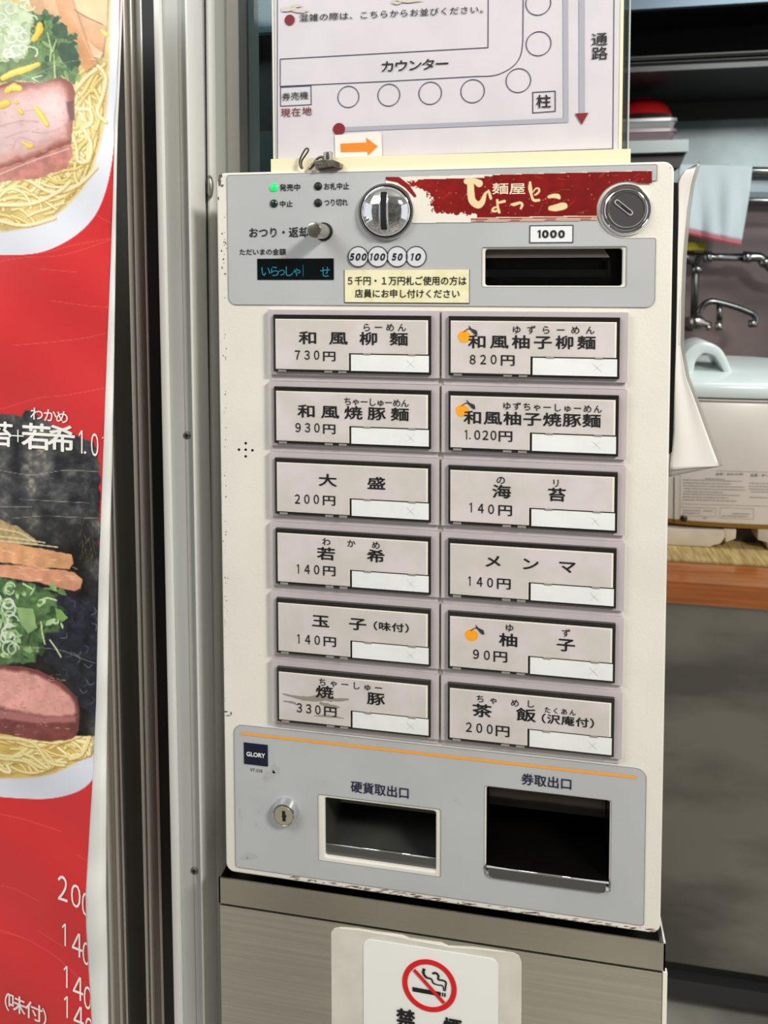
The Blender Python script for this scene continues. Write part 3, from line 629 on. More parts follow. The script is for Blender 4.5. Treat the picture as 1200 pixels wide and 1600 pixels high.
# display
dx0, dz0, dx1, dz1 = quad_rect((403, 404), (522, 404), (522, 437), (403, 437))
obj('display', B((dx0, -TK - .0006, dz0), (dx1, 0, dz1)), mat('display_black', (6, 12, 14), .12), tm)
tx = Text(); cy_m = mat('cyan_segments', (16, 96, 112), .5, emit=.6)
for i, ch in enumerate('いらっしゃ'): tx.char(ch, (416, 430, 441, 452, 465)[i], 424, (14, 15, 12, 14, 13)[i], 15 if i not in (2, 4) else 14, -TK - .0009, .0)
tx.char('せ', 509, 425, 14, 16, -TK - .0009); tx.build('display_characters', cy_m, tm)
bm = bmesh.new(); ribbon(bm, loop_px([(474.5, 414), (474.5, 432)]), .0003, -TK - .0009); obj('display_segment', bm, cy_m, tm)
# coin entry dome
c = P(604, 331, -TK); R0 = 49 * pm
obj('coin_entry_ring', lathe(bmesh.new(), [(R0, 0), (R0, .002), (R0 * .97, .0035), (R0 * .90, .0035), (R0 * .88, .002)], c, n=64), chrome, tm, 'auto')
prof = [(R0 * .89, .001)] + [(R0 * .88 * math.cos(a), .0025 + .0095 * math.sin(a)) for a in (math.radians(d) for d in range(0, 89, 8))]
obj('coin_entry_dome', lathe(bmesh.new(), prof, c, n=64), chrome, tm, True)
bm = bmesh.new(); sl = []
for k in range(17):
    t = -1 + 2 * k / 16; zz = t * .0135; rr_ = math.sqrt(max(0, 1 - (zz / (R0 * .88)) ** 2)); sl.append((c.z + zz, c.y - .0025 - .0095 * rr_ - .0006))
for k in range(16):
    (za, ya), (zb_, yb_) = sl[k], sl[k + 1]
    box(bm, (c.x - .0019, max(ya, yb_) + .001, za), (c.x + .0019, min(ya, yb_) - .0004, zb_))
obj('coin_slot', bm, black, tm)
bm = bmesh.new()
for sx in (-1, 1): tube(bm, [(c.x + sx * .0026, ya, za) for za, ya in sl], .0007, 6)
obj('slot_rim', bm, chrome, tm, True)
# coin value circles
bmw = Text()
for i, (u, lab, w) in enumerate(((650.5, '10', 15.5), (621.2, '50', 17), (591, '100', 23.5), (560.5, '500', 26.5))):
    q = P(u, 401, 0); yy = -TK - .0004 - .0002 * i
    plate('coin_disc', [circ((q.x, q.z), 17.3 * pm, 36)], yy, .0002, mat('disc_white', (206, 208, 212), .5), tm)
    bm = bmesh.new(); ribbon(bm, circ((q.x, q.z), 17.3 * pm, 40), 1.5 * pm, yy - .0002, True); obj('coin_ring', bm, ink, tm)
    bmw.number(lab, u, 401.5, w, 11.5, yy - .0002, .06, .25)
bmw.build('coin_lettering', ink, tm)
# yellowed notice sticker
x0, z0, x1, z1 = quad_rect((539.5, 422), (733, 421), (733, 471), (539.5, 474))
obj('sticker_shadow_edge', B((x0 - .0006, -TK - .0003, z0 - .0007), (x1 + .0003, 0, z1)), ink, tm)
obj('cash_notice_sticker', B((x0, -TK - .0010, z0), (x1, 0, z1)), mat('yellowed_sticker', (232, 226, 188), .5, col2=(224, 214, 160), vscale=120, lo=.3, hi=.55), tm)
tx = Text(); tx.string('５千円・１万円札ご使用の方は', 635.5, 438.5, 185, 14, -TK - .0013, .012); tx.string('店員にお申し付けください', 636, 458.5, 163, 13.5, -TK - .0013, .012); tx.build('lettering', ink, tm)
# 1000 plate
x0, z0, x1, z1 = quad_rect((828, 353), (895, 352), (895, 379), (828, 379))
obj('value_plate', B((x0, -TK - .0003, z0), (x1, 0, z1)), mat('plate_white', (226, 227, 226), .5), tm)
bm = bmesh.new(); ribbon(bm, [(x0, z0), (x1, z0), (x1, z1), (x0, z1)], .0006, -TK - .0005, True); obj('plate_border', bm, ink_navy, tm)
tx = Text(); tx.number('1000', 861, 365.8, 43, 12.5, -TK - .0006, .065); tx.build('lettering', ink, tm)
# lower panel text, logo
tx = Text(); tx.string('硬貨取出口', 593.5, 1232.5, 90, 18, YT, .014); tx.string('券取出口', 853.5, 1219.5, 78, 18, YT, .014); tx.build('lettering', ink_navy, tm)
x0, z0, x1, z1 = quad_rect((382, 1159), (419, 1163), (419, 1196), (382, 1192))
obj('maker_badge', B((x0, -TK - .0006, z0), (x1, 0, z1)), mat('badge_navy', (14, 18, 44), .4), tm)
tx = Text(); tx.string('GLORY', 400.7, 1177.5, 29, 7, -TK - .0009, .03); tx.build('badge_lettering', white, tm)
tx = Text(); tx.string('VT-S10', 401, 1202.5, 19, 5, YT, .0); tx.build('lettering', ink, tm)
# lower lock
c = P(447, 1266, -TK); R1 = 24.5 * pm
obj('lower_lock_ring', lathe(bmesh.new(), [(R1, 0), (R1 * .97, .0035), (R1 * .86, .0065), (R1 * .76, .0068), (R1 * .74, .0058)], c, n=48), chrome, tm, 'auto')
obj('lower_lock_face', lathe(bmesh.new(), [(R1 * .75, .002), (R1 * .73, .0062), (R1 * .70, .0066), (.0005, .0066)], c, n=48), mat('lock_nickel', (214, 206, 184), .32, .8), tm, 'auto')
bm = bmesh.new(); k = .0008; pts = [(-1.2, 5), (1.5, 5), (1.8, 1.6), (3, .6), (2.6, -1), (2, -1.8), (2.2, -5), (-1, -5), (-.8, -1.5), (-1.6, -.5), (-1.2, 1)]
prism(bm, [Vector((c.x + a * k, c.y - .0070, c.z + b * k)) for a, b in pts], .001); obj('keyhole', bm, black, tm)
# upper key lock
c = P(978, 328, 0); R2 = 42 * pm
obj('lock_escutcheon', lathe(bmesh.new(), [(R2, 0), (R2 * .99, .0015), (R2 * .90, .0035), (R2 * .80, .003), (R2 * .74, .0015), (R2 * .70, .001)], c, n=64), chrome, tm, 'auto')
obj('lock_barrel', lathe(bmesh.new(), [(R2 * .73, 0), (R2 * .73, .0055), (R2 * .68, .007), (R2 * .64, .007), (R2 * .63, .0062)], c, n=64), chrome, tm, 'auto')
obj('lock_face', lathe(bmesh.new(), [(R2 * .64, .003), (R2 * .62, .0064), (.0005, .0064)], c, n=64), mat('lock_face_metal', (104, 98, 100), .36, .7), tm, 'auto')
sd_ = Matrix.Rotation(math.radians(-40), 2); 
def slotpts(l, w): return [tuple(sd_ @ Vector(p)) for p in rr(-l, -w, l, w, w * .9, 4)]
o = [(c.x - .0022 + a, c.z + .0012 + b) for a, b in slotpts(.0075, .0017)]; i_ = [(c.x - .0022 + a, c.z + .0012 + b) for a, b in slotpts(.0068, .0012)]
plate('key_slot_rim', [o, i_], c.y - .0072, .0009, mat('slot_rim_light', (205, 200, 196), .3, .2), tm)
k1 = [(c.x - .0022 + a, c.z + .0012 + b) for a, b in [tuple(sd_ @ Vector(p)) for p in ((-.0018, -.0012), (.0048, -.0012), (.0048, .0012), (-.0018, .0012))]]
plate('key_slot', [k1], c.y - .0069, .0005, black, tm)
# speaker holes
for u, v in ((384, 692.5), (373.5, 702.5), (384, 702.5), (394.5, 703.5), (384, 713)):
    q = P(u, v); obj('speaker_hole', lathe(bmesh.new(), [(.0011, -.001), (.0010, .00015)], q, n=16), blk, tm)
# scuffs and chips in the enamel
chip = mat('dark_chip', (92, 84, 76), .7); rub = mat('grey_rub_mark', (172, 172, 170), .6)
def blob(bm, u, v, ru, rv, y, n=11):
    q = [P(u + ru * math.cos(2 * math.pi * k / n) * rng.uniform(.5, 1.2), v + rv * math.sin(2 * math.pi * k / n) * rng.uniform(.5, 1.2), y) for k in range(n)]
    cc = bm.verts.new(P(u, v, y)); vs = [bm.verts.new(p) for p in q]
    for k in range(n): bm.faces.new((cc, vs[k], vs[(k + 1) % n]))
bm = bmesh.new()
for u, v, a, b in ((343, 283, 3, 8), (345, 275, 4, 3), (347, 290, 3, 2), (341, 310, 1.3, 3), (1048, 262, 1, 1), (352, 1112, 4, 1.5), (356, 1118, 4, 1), (361, 1115, 1, 3), (347, 365, 1.2, 2), (350, 378, 1, 1.5), (346, 392, 1.2, 2.4), (349, 405, 1.5, 2), (347, 418, 1, 2), (352, 428, 1.2, 1.5)): blob(bm, u, v, a, b, -.0003)
for k in range(70):
    u = 352 + rng.normal(0, 1.5) + 0; v = rng.uniform(330, 1100); s_ = rng.uniform(.3, .9); blob(bm, u, v, s_, s_ * 1.3, -.0003, 6)
for k in range(40): blob(bm, rng.uniform(362, 1030), rng.uniform(487, 1100) if rng.random() < .3 else rng.uniform(1000, 1120), .5, .5, -.0003, 5)
o = obj('enamel_chips', bm, chip, tm); o['kind'] = 'stuff'
bm = bmesh.new()
for u, v, a, b in ((422, 1210, 10, 7), (430, 1203, 7, 9), (416, 1218, 5, 4), (374, 1268, 1.5, 6), (377, 1278, 1.3, 4), (404, 1268, 2, 3), (400, 1288, 1.5, 4), (393, 1338, 12, 6), (382, 1341, 8, 3), (712, 1250, 4, 1.2), (718, 1256, 3, 1), (506, 1222, 2, 2)): blob(bm, u, v, a, b, -TK - .0002)
o = obj('rub_marks', bm, mat('grey_rub_mark', (166, 166, 162), .6), tm); o['kind'] = 'stuff'
bm = bmesh.new()
for k in range(110):
    t = rng.uniform(.15, 1); u = 354 + (1030 - 354) * t; v = 1357 + (1457 - 1357) * t + rng.uniform(-3, 2); blob(bm, u, v, rng.uniform(1.5, 9), rng.uniform(.3, 1.0), -.0004, 8)
o = obj('bottom_edge_wear', bm, mat('brown_wear', (104, 78, 60), .7), tm); o['kind'] = 'stuff'
# ---- painted film grids (flat prints stored as colours on a fine grid)
def lin_arr(a): a = a / 255.; return np.where(a <= .04045, a / 12.92, ((a + .055) / 1.055) ** 2.4)
def vnoise(h, w, cell, seed, cellx=None):
    r = np.random.default_rng(seed); cx_ = cellx or cell; gh, gw = int(h / cell) + 3, int(w / cx_) + 3; g = r.random((gh, gw))
    yy = np.arange(h) / cell; xx = np.arange(w) / cx_; yi = yy.astype(int); xi = xx.astype(int); fy = (yy - yi)[:, None]; fx = (xx - xi)[None]
    fy = fy * fy * (3 - 2 * fy); fx = fx * fx * (3 - 2 * fx)
    a = g[yi][:, xi]; b = g[yi][:, xi + 1]; c_ = g[yi + 1][:, xi]; d = g[yi + 1][:, xi + 1]
    return (a * (1 - fx) + b * fx) * (1 - fy) + (c_ * (1 - fx) + d * fx) * fy
def fbm(h, w, cell, seed, o=4, cellx=None):
    s_ = 0; t = 0
    for k in range(o): s_ = s_ + vnoise(h, w, max(cell / 2 ** k, 1.01), seed + k, (max((cellx or cell) / 2 ** k, 1.01))) / 2 ** k; t += 1 / 2 ** k
    return s_ / t
class Canvas:
    def __init__(s, u0, v0, u1, v1, step):
        s.u = np.arange(u0, u1 + step / 2, step); s.v = np.arange(v0, v1 + step / 2, step); s.step = step
        s.U, s.Vv = np.meshgrid(s.u, s.v); s.h, s.w = s.U.shape; s.C = np.zeros((s.h, s.w, 3))
    def blend(s, m, col):
        m = m[..., None]; s.C = s.C * (1 - m) + np.array(col, float) * m if not isinstance(col, np.ndarray) or col.ndim == 1 else s.C * (1 - m) + col * m
    def win(s, us, vs, pad):
        i0 = max(int((min(vs) - pad - s.v[0]) / s.step), 0); i1 = min(int((max(vs) + pad - s.v[0]) / s.step) + 2, s.h)
        j0 = max(int((min(us) - pad - s.u[0]) / s.step), 0); j1 = min(int((max(us) + pad - s.u[0]) / s.step) + 2, s.w); return i0, max(i1, i0), j0, max(j1, j0)
    def poly(s, pts, col, soft=.8, wob=0, cell=8, seed=1, a=1.0, tex=None):
        us = [p[0] for p in pts]; vs = [p[1] for p in pts]; i0, i1, j0, j1 = s.win(us, vs, 4 + wob)
        if i1 <= i0 or j1 <= j0: return
        U, V = s.U[i0:i1, j0:j1], s.Vv[i0:i1, j0:j1]
        if wob:
            U = U + (fbm(i1 - i0, j1 - j0, cell, seed) - .5) * 2 * wob; V = V + (fbm(i1 - i0, j1 - j0, cell, seed + 50) - .5) * 2 * wob
        ins = np.zeros(U.shape, bool); d = np.full(U.shape, 1e9); n = len(pts)
        for k in range(n):
            (x1, y1), (x2, y2) = pts[k], pts[(k + 1) % n]
            cnd = ((y1 > V) != (y2 > V)); xi = (x2 - x1) * (V - y1) / ((y2 - y1) if y2 != y1 else 1e-9) + x1; ins ^= cnd & (U < xi)
            dx, dy = x2 - x1, y2 - y1; t = np.clip(((U - x1) * dx + (V - y1) * dy) / (dx * dx + dy * dy + 1e-9), 0, 1)
            d = np.minimum(d, np.hypot(U - x1 - t * dx, V - y1 - t * dy))
        sd = np.where(ins, d, -d); m = np.clip(sd / soft + .5, 0, 1) * a
        m = m[..., None]; col = np.array(col, float)
        cc = np.broadcast_to(col, U.shape + (3,))
        if tex:
            amp, cl_, sd2 = tex; cc = cc * (1 + (fbm(i1 - i0, j1 - j0, cl_, sd2) - .5)[..., None] * amp)
        s.C[i0:i1, j0:j1] = s.C[i0:i1, j0:j1] * (1 - m) + cc * m
        return
    def stroke(s, pts, w, col, soft=.8, a=1.0):
        us = [p[0] for p in pts]; vs = [p[1] for p in pts]; ww = w if isinstance(w, (list, tuple, np.ndarray)) else [w] * len(pts)
        i0, i1, j0, j1 = s.win(us, vs, max(ww) + 2)
        if i1 <= i0 or j1 <= j0: return
        U, V = s.U[i0:i1, j0:j1], s.Vv[i0:i1, j0:j1]; q = np.full(U.shape, -1e9)
        for k in range(len(pts) - 1):
            (x1, y1), (x2, y2) = pts[k], pts[k + 1]; dx, dy = x2 - x1, y2 - y1
            t = np.clip(((U - x1) * dx + (V - y1) * dy) / (dx * dx + dy * dy + 1e-9), 0, 1)
            q = np.maximum(q, (ww[k] * (1 - t) + ww[k + 1] * t) / 2 - np.hypot(U - x1 - t * dx, V - y1 - t * dy))
        m = (np.clip(q / soft + .5, 0, 1) * a)[..., None]; s.C[i0:i1, j0:j1] = s.C[i0:i1, j0:j1] * (1 - m) + np.array(col, float) * m
    def disc(s, u, v, r, col, soft=.8, a=1.0): s.stroke([(u, v), (u + .01, v)], 2 * r, col, soft, a)
    def mesh(s, name, posf, m, parent, keep=None):
        Vs = posf(s.U.ravel(), s.Vv.ravel()); idx = np.arange(s.h * s.w).reshape(s.h, s.w)
        f = np.stack([idx[:-1, :-1], idx[1:, :-1], idx[1:, 1:], idx[:-1, 1:]], -1).reshape(-1, 4)
        if keep is not None:
            kk = keep(s.U, s.Vv).ravel(); f = f[kk[f].all(1)]
        me = bpy.data.meshes.new(name); me.vertices.add(len(Vs)); me.vertices.foreach_set('co', Vs.ravel().astype(np.float32))
        me.loops.add(len(f) * 4); me.loops.foreach_set('vertex_index', f.ravel().astype(np.int32)); me.polygons.add(len(f))
        me.polygons.foreach_set('loop_start', (np.arange(len(f)) * 4).astype(np.int32)); me.update(calc_edges=True)
        ca = me.color_attributes.new('print', 'FLOAT_COLOR', 'POINT'); c4 = np.ones((len(Vs), 4), np.float32); c4[:, :3] = lin_arr(np.clip(s.C, 0, 255)).reshape(-1, 3)
        ca.data.foreach_set('color', c4.ravel()); return link_mesh(name, me, m, parent, True)
camv = np.array(CAM); crn, cdn, cfn = np.array(cr), np.array(cd), np.array(cf)
def PV(u, v, y):
    d = crn[None] * ((u - CX) / F)[:, None] + cdn[None] * ((v - CY) / F)[:, None] + cfn[None]
    return camv[None] + d * ((y - camv[1]) / d[:, 1])[:, None]
# red shop sticker, worn away at its left end
cv = Canvas(600, 263, 1022, 352, .9)
U, V = cv.U, cv.Vv
top = 276.5 - (U - 602) * (276.5 - 265.5) / (1019 - 602); bot = 349 - (U - 650) * .016
t = (V - top) / (bot - top)
cv.C[:] = (228, 222, 208); nz = fbm(cv.h, cv.w, 14, 5); n2 = fbm(cv.h, cv.w, 5, 9, 3); n3 = fbm(cv.h, cv.w, 2.4, 19, 2)
edge = np.interp(t, [0, .08, .18, .3, .42, .5, .62, .74, .84, .9, 1], [720, 652, 650, 660, 668, 676, 668, 668, 690, 745, 745])
edge = np.where(t < .07, 760, edge)
mred = np.clip((U + (nz - .5) * 46 + (n3 - .5) * 14 - edge) / 1.3, 0, 1) * (t > .015 + .05 * n2 * (U < 770)) * (t < .90 - .10 * (U < 745) * n2 * 1.5)
red = np.array([122, 15, 14.])[None, None] * (1 + (nz - .5)[..., None] * .30) + np.clip((730 - U) / 90, 0, 1)[..., None] * np.array([38, 18, 6]) * n2[..., None]
mm = mred[..., None]; cv.C = cv.C * (1 - mm) + red * mm
spk = (n3 > .90) & (n2 > .5) & (U < 1015); cv.C[spk & (mred > .5)] = (214, 190, 170)
u_st = U > 735
for a_, b_, c_ in ((.905, .925, (214, 180, 160)), (.925, .945, (120, 20, 20)), (.945, .965, (222, 190, 172)), (.965, .98, (150, 60, 50)), (.98, 1.01, (210, 190, 160))): cv.C[(t > a_) & (t <= b_) & u_st] = c_
cv.stroke([(606, 279), (622, 281), (636, 291), (648, 306)], [7, 9, 8, 5], (132, 26, 26)); cv.stroke([(604, 277), (618, 279)], [4, 5], (132, 26, 26))
for k in range(26):
    u, v = rng.uniform(680, 1000), rng.uniform(270, 335); a_ = rng.uniform(-1.3, .4); L_ = rng.uniform(3, 22); cv.stroke([(u, v), (u + L_ * math.cos(a_), v + L_ * math.sin(a_))], .7, (190, 110, 100), a=.6)
for k in range(36): cv.disc(rng.uniform(670, 1010), rng.uniform(270, 335), rng.uniform(.3, 1.0), (222, 190, 175), a=.8)
gold = (226, 208, 158)
z3 = lambda L: [(720 + a / 6.667, 270 + b / 6.667) for a, b in L]
def brush(L, w, sm=5):
    q = smoothpath(z3(L), sm); wv = np.interp(np.linspace(0, 1, len(q)), np.linspace(0, 1, len(w)), w) / 6.667; cv.stroke(q, wv, (110, 40, 30), a=.5) if 0 else cv.stroke(q, wv, gold)
brush([(60, 90), (120, 75), (190, 110)], [60, 45, 80]); brush([(100, 100), (105, 200), (120, 290), (180, 335), (225, 300), (255, 220), (290, 185)], [70, 75, 78, 76, 60, 30, 10]); brush([(290, 180), (300, 220), (312, 265)], [14, 30, 30])
brush([(380, 285), (385, 350), (400, 410)], [26, 24, 30]); brush([(400, 310), (455, 296)], [24, 30]); brush([(390, 355), (345, 365), (330, 395), (365, 400), (395, 380)], [16, 22, 26, 22, 18])
brush([(525, 330), (560, 328), (620, 312), (640, 335), (625, 372)], [18, 36, 26, 28, 22])
brush([(722, 100), (722, 160), (735, 230), (760, 285), (815, 285)], [24, 44, 26, 30, 28]); brush([(748, 205), (780, 165), (812, 165), (815, 195), (785, 225), (765, 230)], [12, 16, 20, 22, 20, 12])
brush([(920, 250), (970, 240), (1010, 245), (1025, 262)], [34, 46, 52, 30]); brush([(935, 370), (990, 365), (1050, 350), (1080, 345)], [50, 72, 80, 66])
stk_m = mat('sticker_print', (150, 30, 30), .33, vattr='print')
def stk_keep(U, V):
    top = 276.5 - (U - 602) * (276.5 - 265.5) / (1019 - 602); bot = 349 - (U - 650) * .016
    x = PV(U.ravel(), V.ravel(), 0)
    inl = ((x[:, 0] - LKc[0]) ** 2 + (x[:, 2] - LKc[1]) ** 2 < rn ** 2).reshape(U.shape) | ((U > 978) & (V > 286.5))
    ing = np.hypot(U - 604, V - 331) < 40
    return (V > top) & (V < bot) & (U > 602) & (U < 1019) & ~inl & ~ing & ~((U < 650) & (V > 300 + 0) & (U < 618))
cv.mesh('shop_name_sticker', lambda u, v: PV(u, v, np.full(u.shape, -TK - .0006)) if 0 else PV(u, v, -TK - .0006), stk_m, tm, stk_keep)
tx = Text(); tx.char('麺', 782, 295.5, 22, 15.5, -TK - .0010, .018); tx.char('屋', 808.5, 295.5, 22, 15.5, -TK - .0010, .018); tx.build('sticker_lettering', mat('gold_print', (232, 206, 178), .5), tm)
# ------------------------------------------------------------------ menu buttons
z4 = lambda x, y: (410 + x / 4.138, 470 + y / 4.138)
z5 = lambda x, y: (680 + x / 3.75, 470 + y / 3.75)
z6 = lambda x, y: (410 + x / 4.138, 810 + y / 4.138)
z7 = lambda x, y: (680 + x / 3.75, 820 + y / 3.75)
PITCH = .053852; BZ = 1.2470
K4, K5 = 4.138, 3.75
rows_txt = {
 (0, 0): (z4, K4, [('らーめん', 675, 172, 903, 172, 48, 48), ('和風柳麺', 297, 240, 883, 248, 108, 84)], ('730', 228, 350, 352, 350), (433, 358)),
 (0, 1): (z4, K4, [('ちゃーしゅーめん', 553, 650, 922, 662, 46, 46), ('和風焼豚麺', 288, 714, 890, 735, 106, 84)], ('930', 232, 818, 354, 820), (433, 828)),
 (0, 2): (z4, K4, [('大盛', 423, 1160, 738, 1180, 108, 80)], ('200', 228, 1280, 350, 1282), (432, 1290)),
 (0, 3): (z6, K4, [('わかめ', 415, 150, 735, 172, 48, 46), ('若希', 413, 228, 735, 243, 106, 82)], ('140', 230, 325, 352, 330), (433, 338)),
 (0, 4): (z6, K4, [('玉子', 378, 663, 617, 682, 104, 80), ('（味付）', 706, 690, 962, 712, 72, 56)], ('140', 233, 777, 356, 785), (437, 795)),
 (0, 5): (z6, K4, [('ちゃーしゅー', 390, 1057, 752, 1095, 46, 44), ('焼豚', 403, 1122, 735, 1165, 104, 80)], ('330', 240, 1222, 360, 1235), (440, 1247)),
 (1, 0): (z5, K5, [('ゆずらーめん', 477, 170, 908, 172, 46, 44), ('和風柚子柳麺', 248, 240, 887, 246, 98, 78)], ('820', 220, 343, 343, 343), (425, 348)),
 (1, 1): (z5, K5, [('ゆずちゃーしゅーめん', 420, 616, 952, 634, 44, 42), ('和風柚子焼豚麺', 222, 684, 917, 703, 98, 78)], ('020', 247, 785, 342, 787), (412, 793)),
 (1, 2): (z5, K5, [('の', 385, 1050, 385, 1050, 48, 44), ('リ', 708, 1068, 708, 1068, 44, 44), ('海苔', 390, 1118, 713, 1136, 100, 78)], ('140', 208, 1210, 328, 1220), (410, 1227)),
 (1, 3): (z7, K5, [('メンマ', 340, 213, 773, 245, 98, 76)], ('140', 200, 328, 322, 337), (402, 344)),
 (1, 4): (z7, K5, [('ゆず', 435, 603, 767, 633, 46, 42), ('柚子', 430, 675, 766, 703, 100, 76)], ('90', 240, 756, 303, 762), (382, 771)),
 (1, 5): (z7, K5, [('ちゃ', 265, 1018, 342, 1027, 44, 40), ('めし', 468, 1042, 558, 1048, 44, 40), ('茶飯', 275, 1088, 533, 1113, 104, 76), ('たくあん', 658, 1083, 805, 1098, 34, 32), ('（沢庵付）', 610, 1130, 945, 1165, 70, 54)], ('200', 198, 1183, 320, 1195), (395, 1207)),
}
fruit_pos = {(1, 0): z5(172, 210), (1, 1): z5(160, 643), (1, 4): z7(213, 645)}
glass = clear('clear_button_cover', gloss=.10, rough=.03)
clips = mat('clear_plastic_edge', (150, 144, 138), .2)
stainm = mat('moisture_stain', (150, 144, 132), .5)
for col in (0, 1):
    hx0, hx1 = ((.0414, .1704), (.1720, .3008))[col]
    for r in range(6):
        zt2 = BZ - PITCH * r
        bt = bpy.data.objects.new('menu_button', None); COL.objects.link(bt); bt.parent = tm; bt.matrix_parent_inverse = Matrix.Translation(-WL[tm.name]); bt.location = (hx0, 0, zt2); WL[bt.name] = Vector((hx0, 0, zt2)); bt.empty_display_size = .01
        obj('housing', B((hx0, -.0050, zt2 - .0485), (hx1, 0.0005, zt2)), mauve, bt, bevel=.0011, smooth='auto')
        obj('lower_rail', B((hx0 + .0012, -.0016, zt2 - PITCH + .0002), (hx1 - .001, .0005, zt2 - .0480)), mauve_d, bt)
        kx0, kx1, kz1, kz0 = hx0 + .0053, hx1 - .0057, zt2 - .0033, zt2 - .0458
        obj('key_base', B((kx0, -.0078, kz0), (kx1, -.0045, kz1)), darkpl, bt, bevel=.0005)
        YK = -.0082
        cx0, cx1, cz0, cz1 = kx0 + .0015, kx1 - .0022, kz0 + .0020, kz1 - .0032
        tx0 = hx0 + .0640; tz1 = zt2 - .0315
        b = bmesh.new(); v = [(cx0, cz0), (tx0 - .0012, cz0), (tx0 - .0012, tz1 + .0004), (cx1, tz1 + .0004), (cx1, cz1), (cx0, cz1)]
        plate('card_backing', [v], YK, .0006, cardedge, bt)
        v2 = [(cx0 + .0001, cz0 + .0004), (tx0 - .0017, cz0 + .0004), (tx0 - .0017, tz1 + .0009), (cx1 - .0013, tz1 + .0009), (cx1 - .0013, cz1 - .0006), (cx0 + .0001, cz1 - .0006)]
        plate('menu_card', [v2], YK - .0002, .0005, card_m, bt)
        obj('white_slip', B((tx0 + .0004, YK - .0004, kz0 + .0018), (cx1 - .0002 + .0008, YK + .0004, tz1 - .0006)), tagm, bt)
        bm = bmesh.new(); zc_ = (kz0 + .0018 + tz1 - .0006) / 2; xc_ = tx0 + (cx1 - tx0) * .78
        ribbon(bm, [(xc_ - .0028, zc_ - .0026), (xc_ + .0028, zc_ + .0026)], .0003, YK - .0007); ribbon(bm, [(xc_ - .0028, zc_ + .0026), (xc_ + .0028, zc_ - .0026)], .0003, YK - .0007); obj('faint_cross', bm, tracem, bt)
        bm = bmesh.new()
        for fx in (.17, .75): box(bm, (tx0 + (cx1 - tx0) * fx, YK - .0009, tz1 - .0006), (tx0 + (cx1 - tx0) * fx + .0052, YK, tz1 + .0003))
        for fx in (.03, .33, .42): box(bm, (kx0 + (kx1 - kx0) * fx, YK - .0004, kz0 + .0002), (kx0 + (kx1 - kx0) * fx + .006, YK + .0008, kz0 + .0012))
        obj('cover_clip', bm, clips, bt)
        fn, KK, rows, pr, en = rows_txt[(col, r)]
        tx = Text(); YL = YK - .0005
        for s_, x0_, y0_, x1_, y1_, w, h in rows:
            a, b = fn(x0_, y0_), fn(x1_, y1_); small = w < 60
            tx.row(s_, *a, *b, w / KK * (1.0 if small else .95), h / KK * (1.0 if small else .88), YL, .008 if small else .018, YK)
        n_ = len(pr[0]); tx.G.append(len(tx.F)); tx.hold = True
        for i, ch in enumerate(pr[0]):
            tt = i / max(n_ - 1, 1); a = fn(pr[1] + (pr[3] - pr[1]) * tt, pr[2] + (pr[4] - pr[2]) * tt)
            tx.string(chr(ord(ch) + 0xFEE0), *a, (34 if ch != '1' else 15) / KK, 60 / KK * (1 if col == 0 else .93), YL, 0.012, 0, YK)
        if (col, r) == (1, 1): tx.string('１', *fn(180, 783), 15 / KK, 56 / KK, YL, .012, 0, YK); tx.string('.', *fn(204, 806), 9 / KK, 9 / KK, YL, 0, 0, YK)
        a = fn(*en); tx.char('円', *a, 78 / KK, 58 / KK, YL, .012, YK); tx.hold = False
        tx.build('lettering', ink, bt)
        bt['label'] = 'menu button with the price %s yen' % ('1.020' if (col, r) == (1, 1) else pr[0])
        if (col, r) in fruit_pos:
            u, v = fruit_pos[(col, r)]; q = P(u, v, YK)
            lp = [(q.x + .0048 * (1 + .05 * math.sin(5 * t_)) * math.cos(t_), q.z + .0043 * (1 + .05 * math.cos(3 * t_)) * math.sin(t_)) for t_ in np.linspace(0, 2 * math.pi, 30)[:-1]]
            plate('citrus_print', [lp], YK - .0004, .0002, fruit_m, bt)
            bm = bmesh.new(); ribbon(bm, [(q.x - .0005, q.z + .0035), (q.x + .002, q.z + .0055), (q.x + .0045, q.z + .0058)], .0006, YK - .0008); ribbon(bm, [(q.x + .003, q.z + .0080), (q.x + .0045, q.z + .0055), (q.x + .0075, q.z + .0035), (q.x + .0088, q.z + .0015)], [.0004, .0012, .0030, .0012], YK - .0008); obj('leaf_print', bm, mat('leaf_ink', (44, 50, 54), .6), bt)
        if (col, r) == (0, 5):
            bm = bmesh.new()
            for L, w in (([(130, 1132), (200, 1150), (290, 1165), (400, 1160), (480, 1172), (560, 1168)], [8, 24, 34, 50, 30, 10]), ([(135, 1180), (200, 1190), (225, 1205)], [10, 22, 8]), ([(370, 1190), (440, 1215), (500, 1220)], [20, 40, 10]), ([(335, 1275), (430, 1278), (530, 1292)], [8, 18, 6])):
                q = [fn(*p) for p in smoothpath(L, 4)]; wv = np.interp(np.linspace(0, 1, len(q)), np.linspace(0, 1, len(w)), w) / KK * pm; ribbon(bm, [(a.x, a.z) for a in (P(x_, y_, YK) for x_, y_ in q)], [k_ * rng.uniform(.7, 1.2) for k_ in wv], YK - .0003)
            obj('moisture_stain', bm, stainm, bt)
        obj('clear_cover', B((kx0 + .0004, YK - .0022, kz0 + .0004), (kx1 - .0004, YK - .0014, kz1 - .0004)), glass, bt)
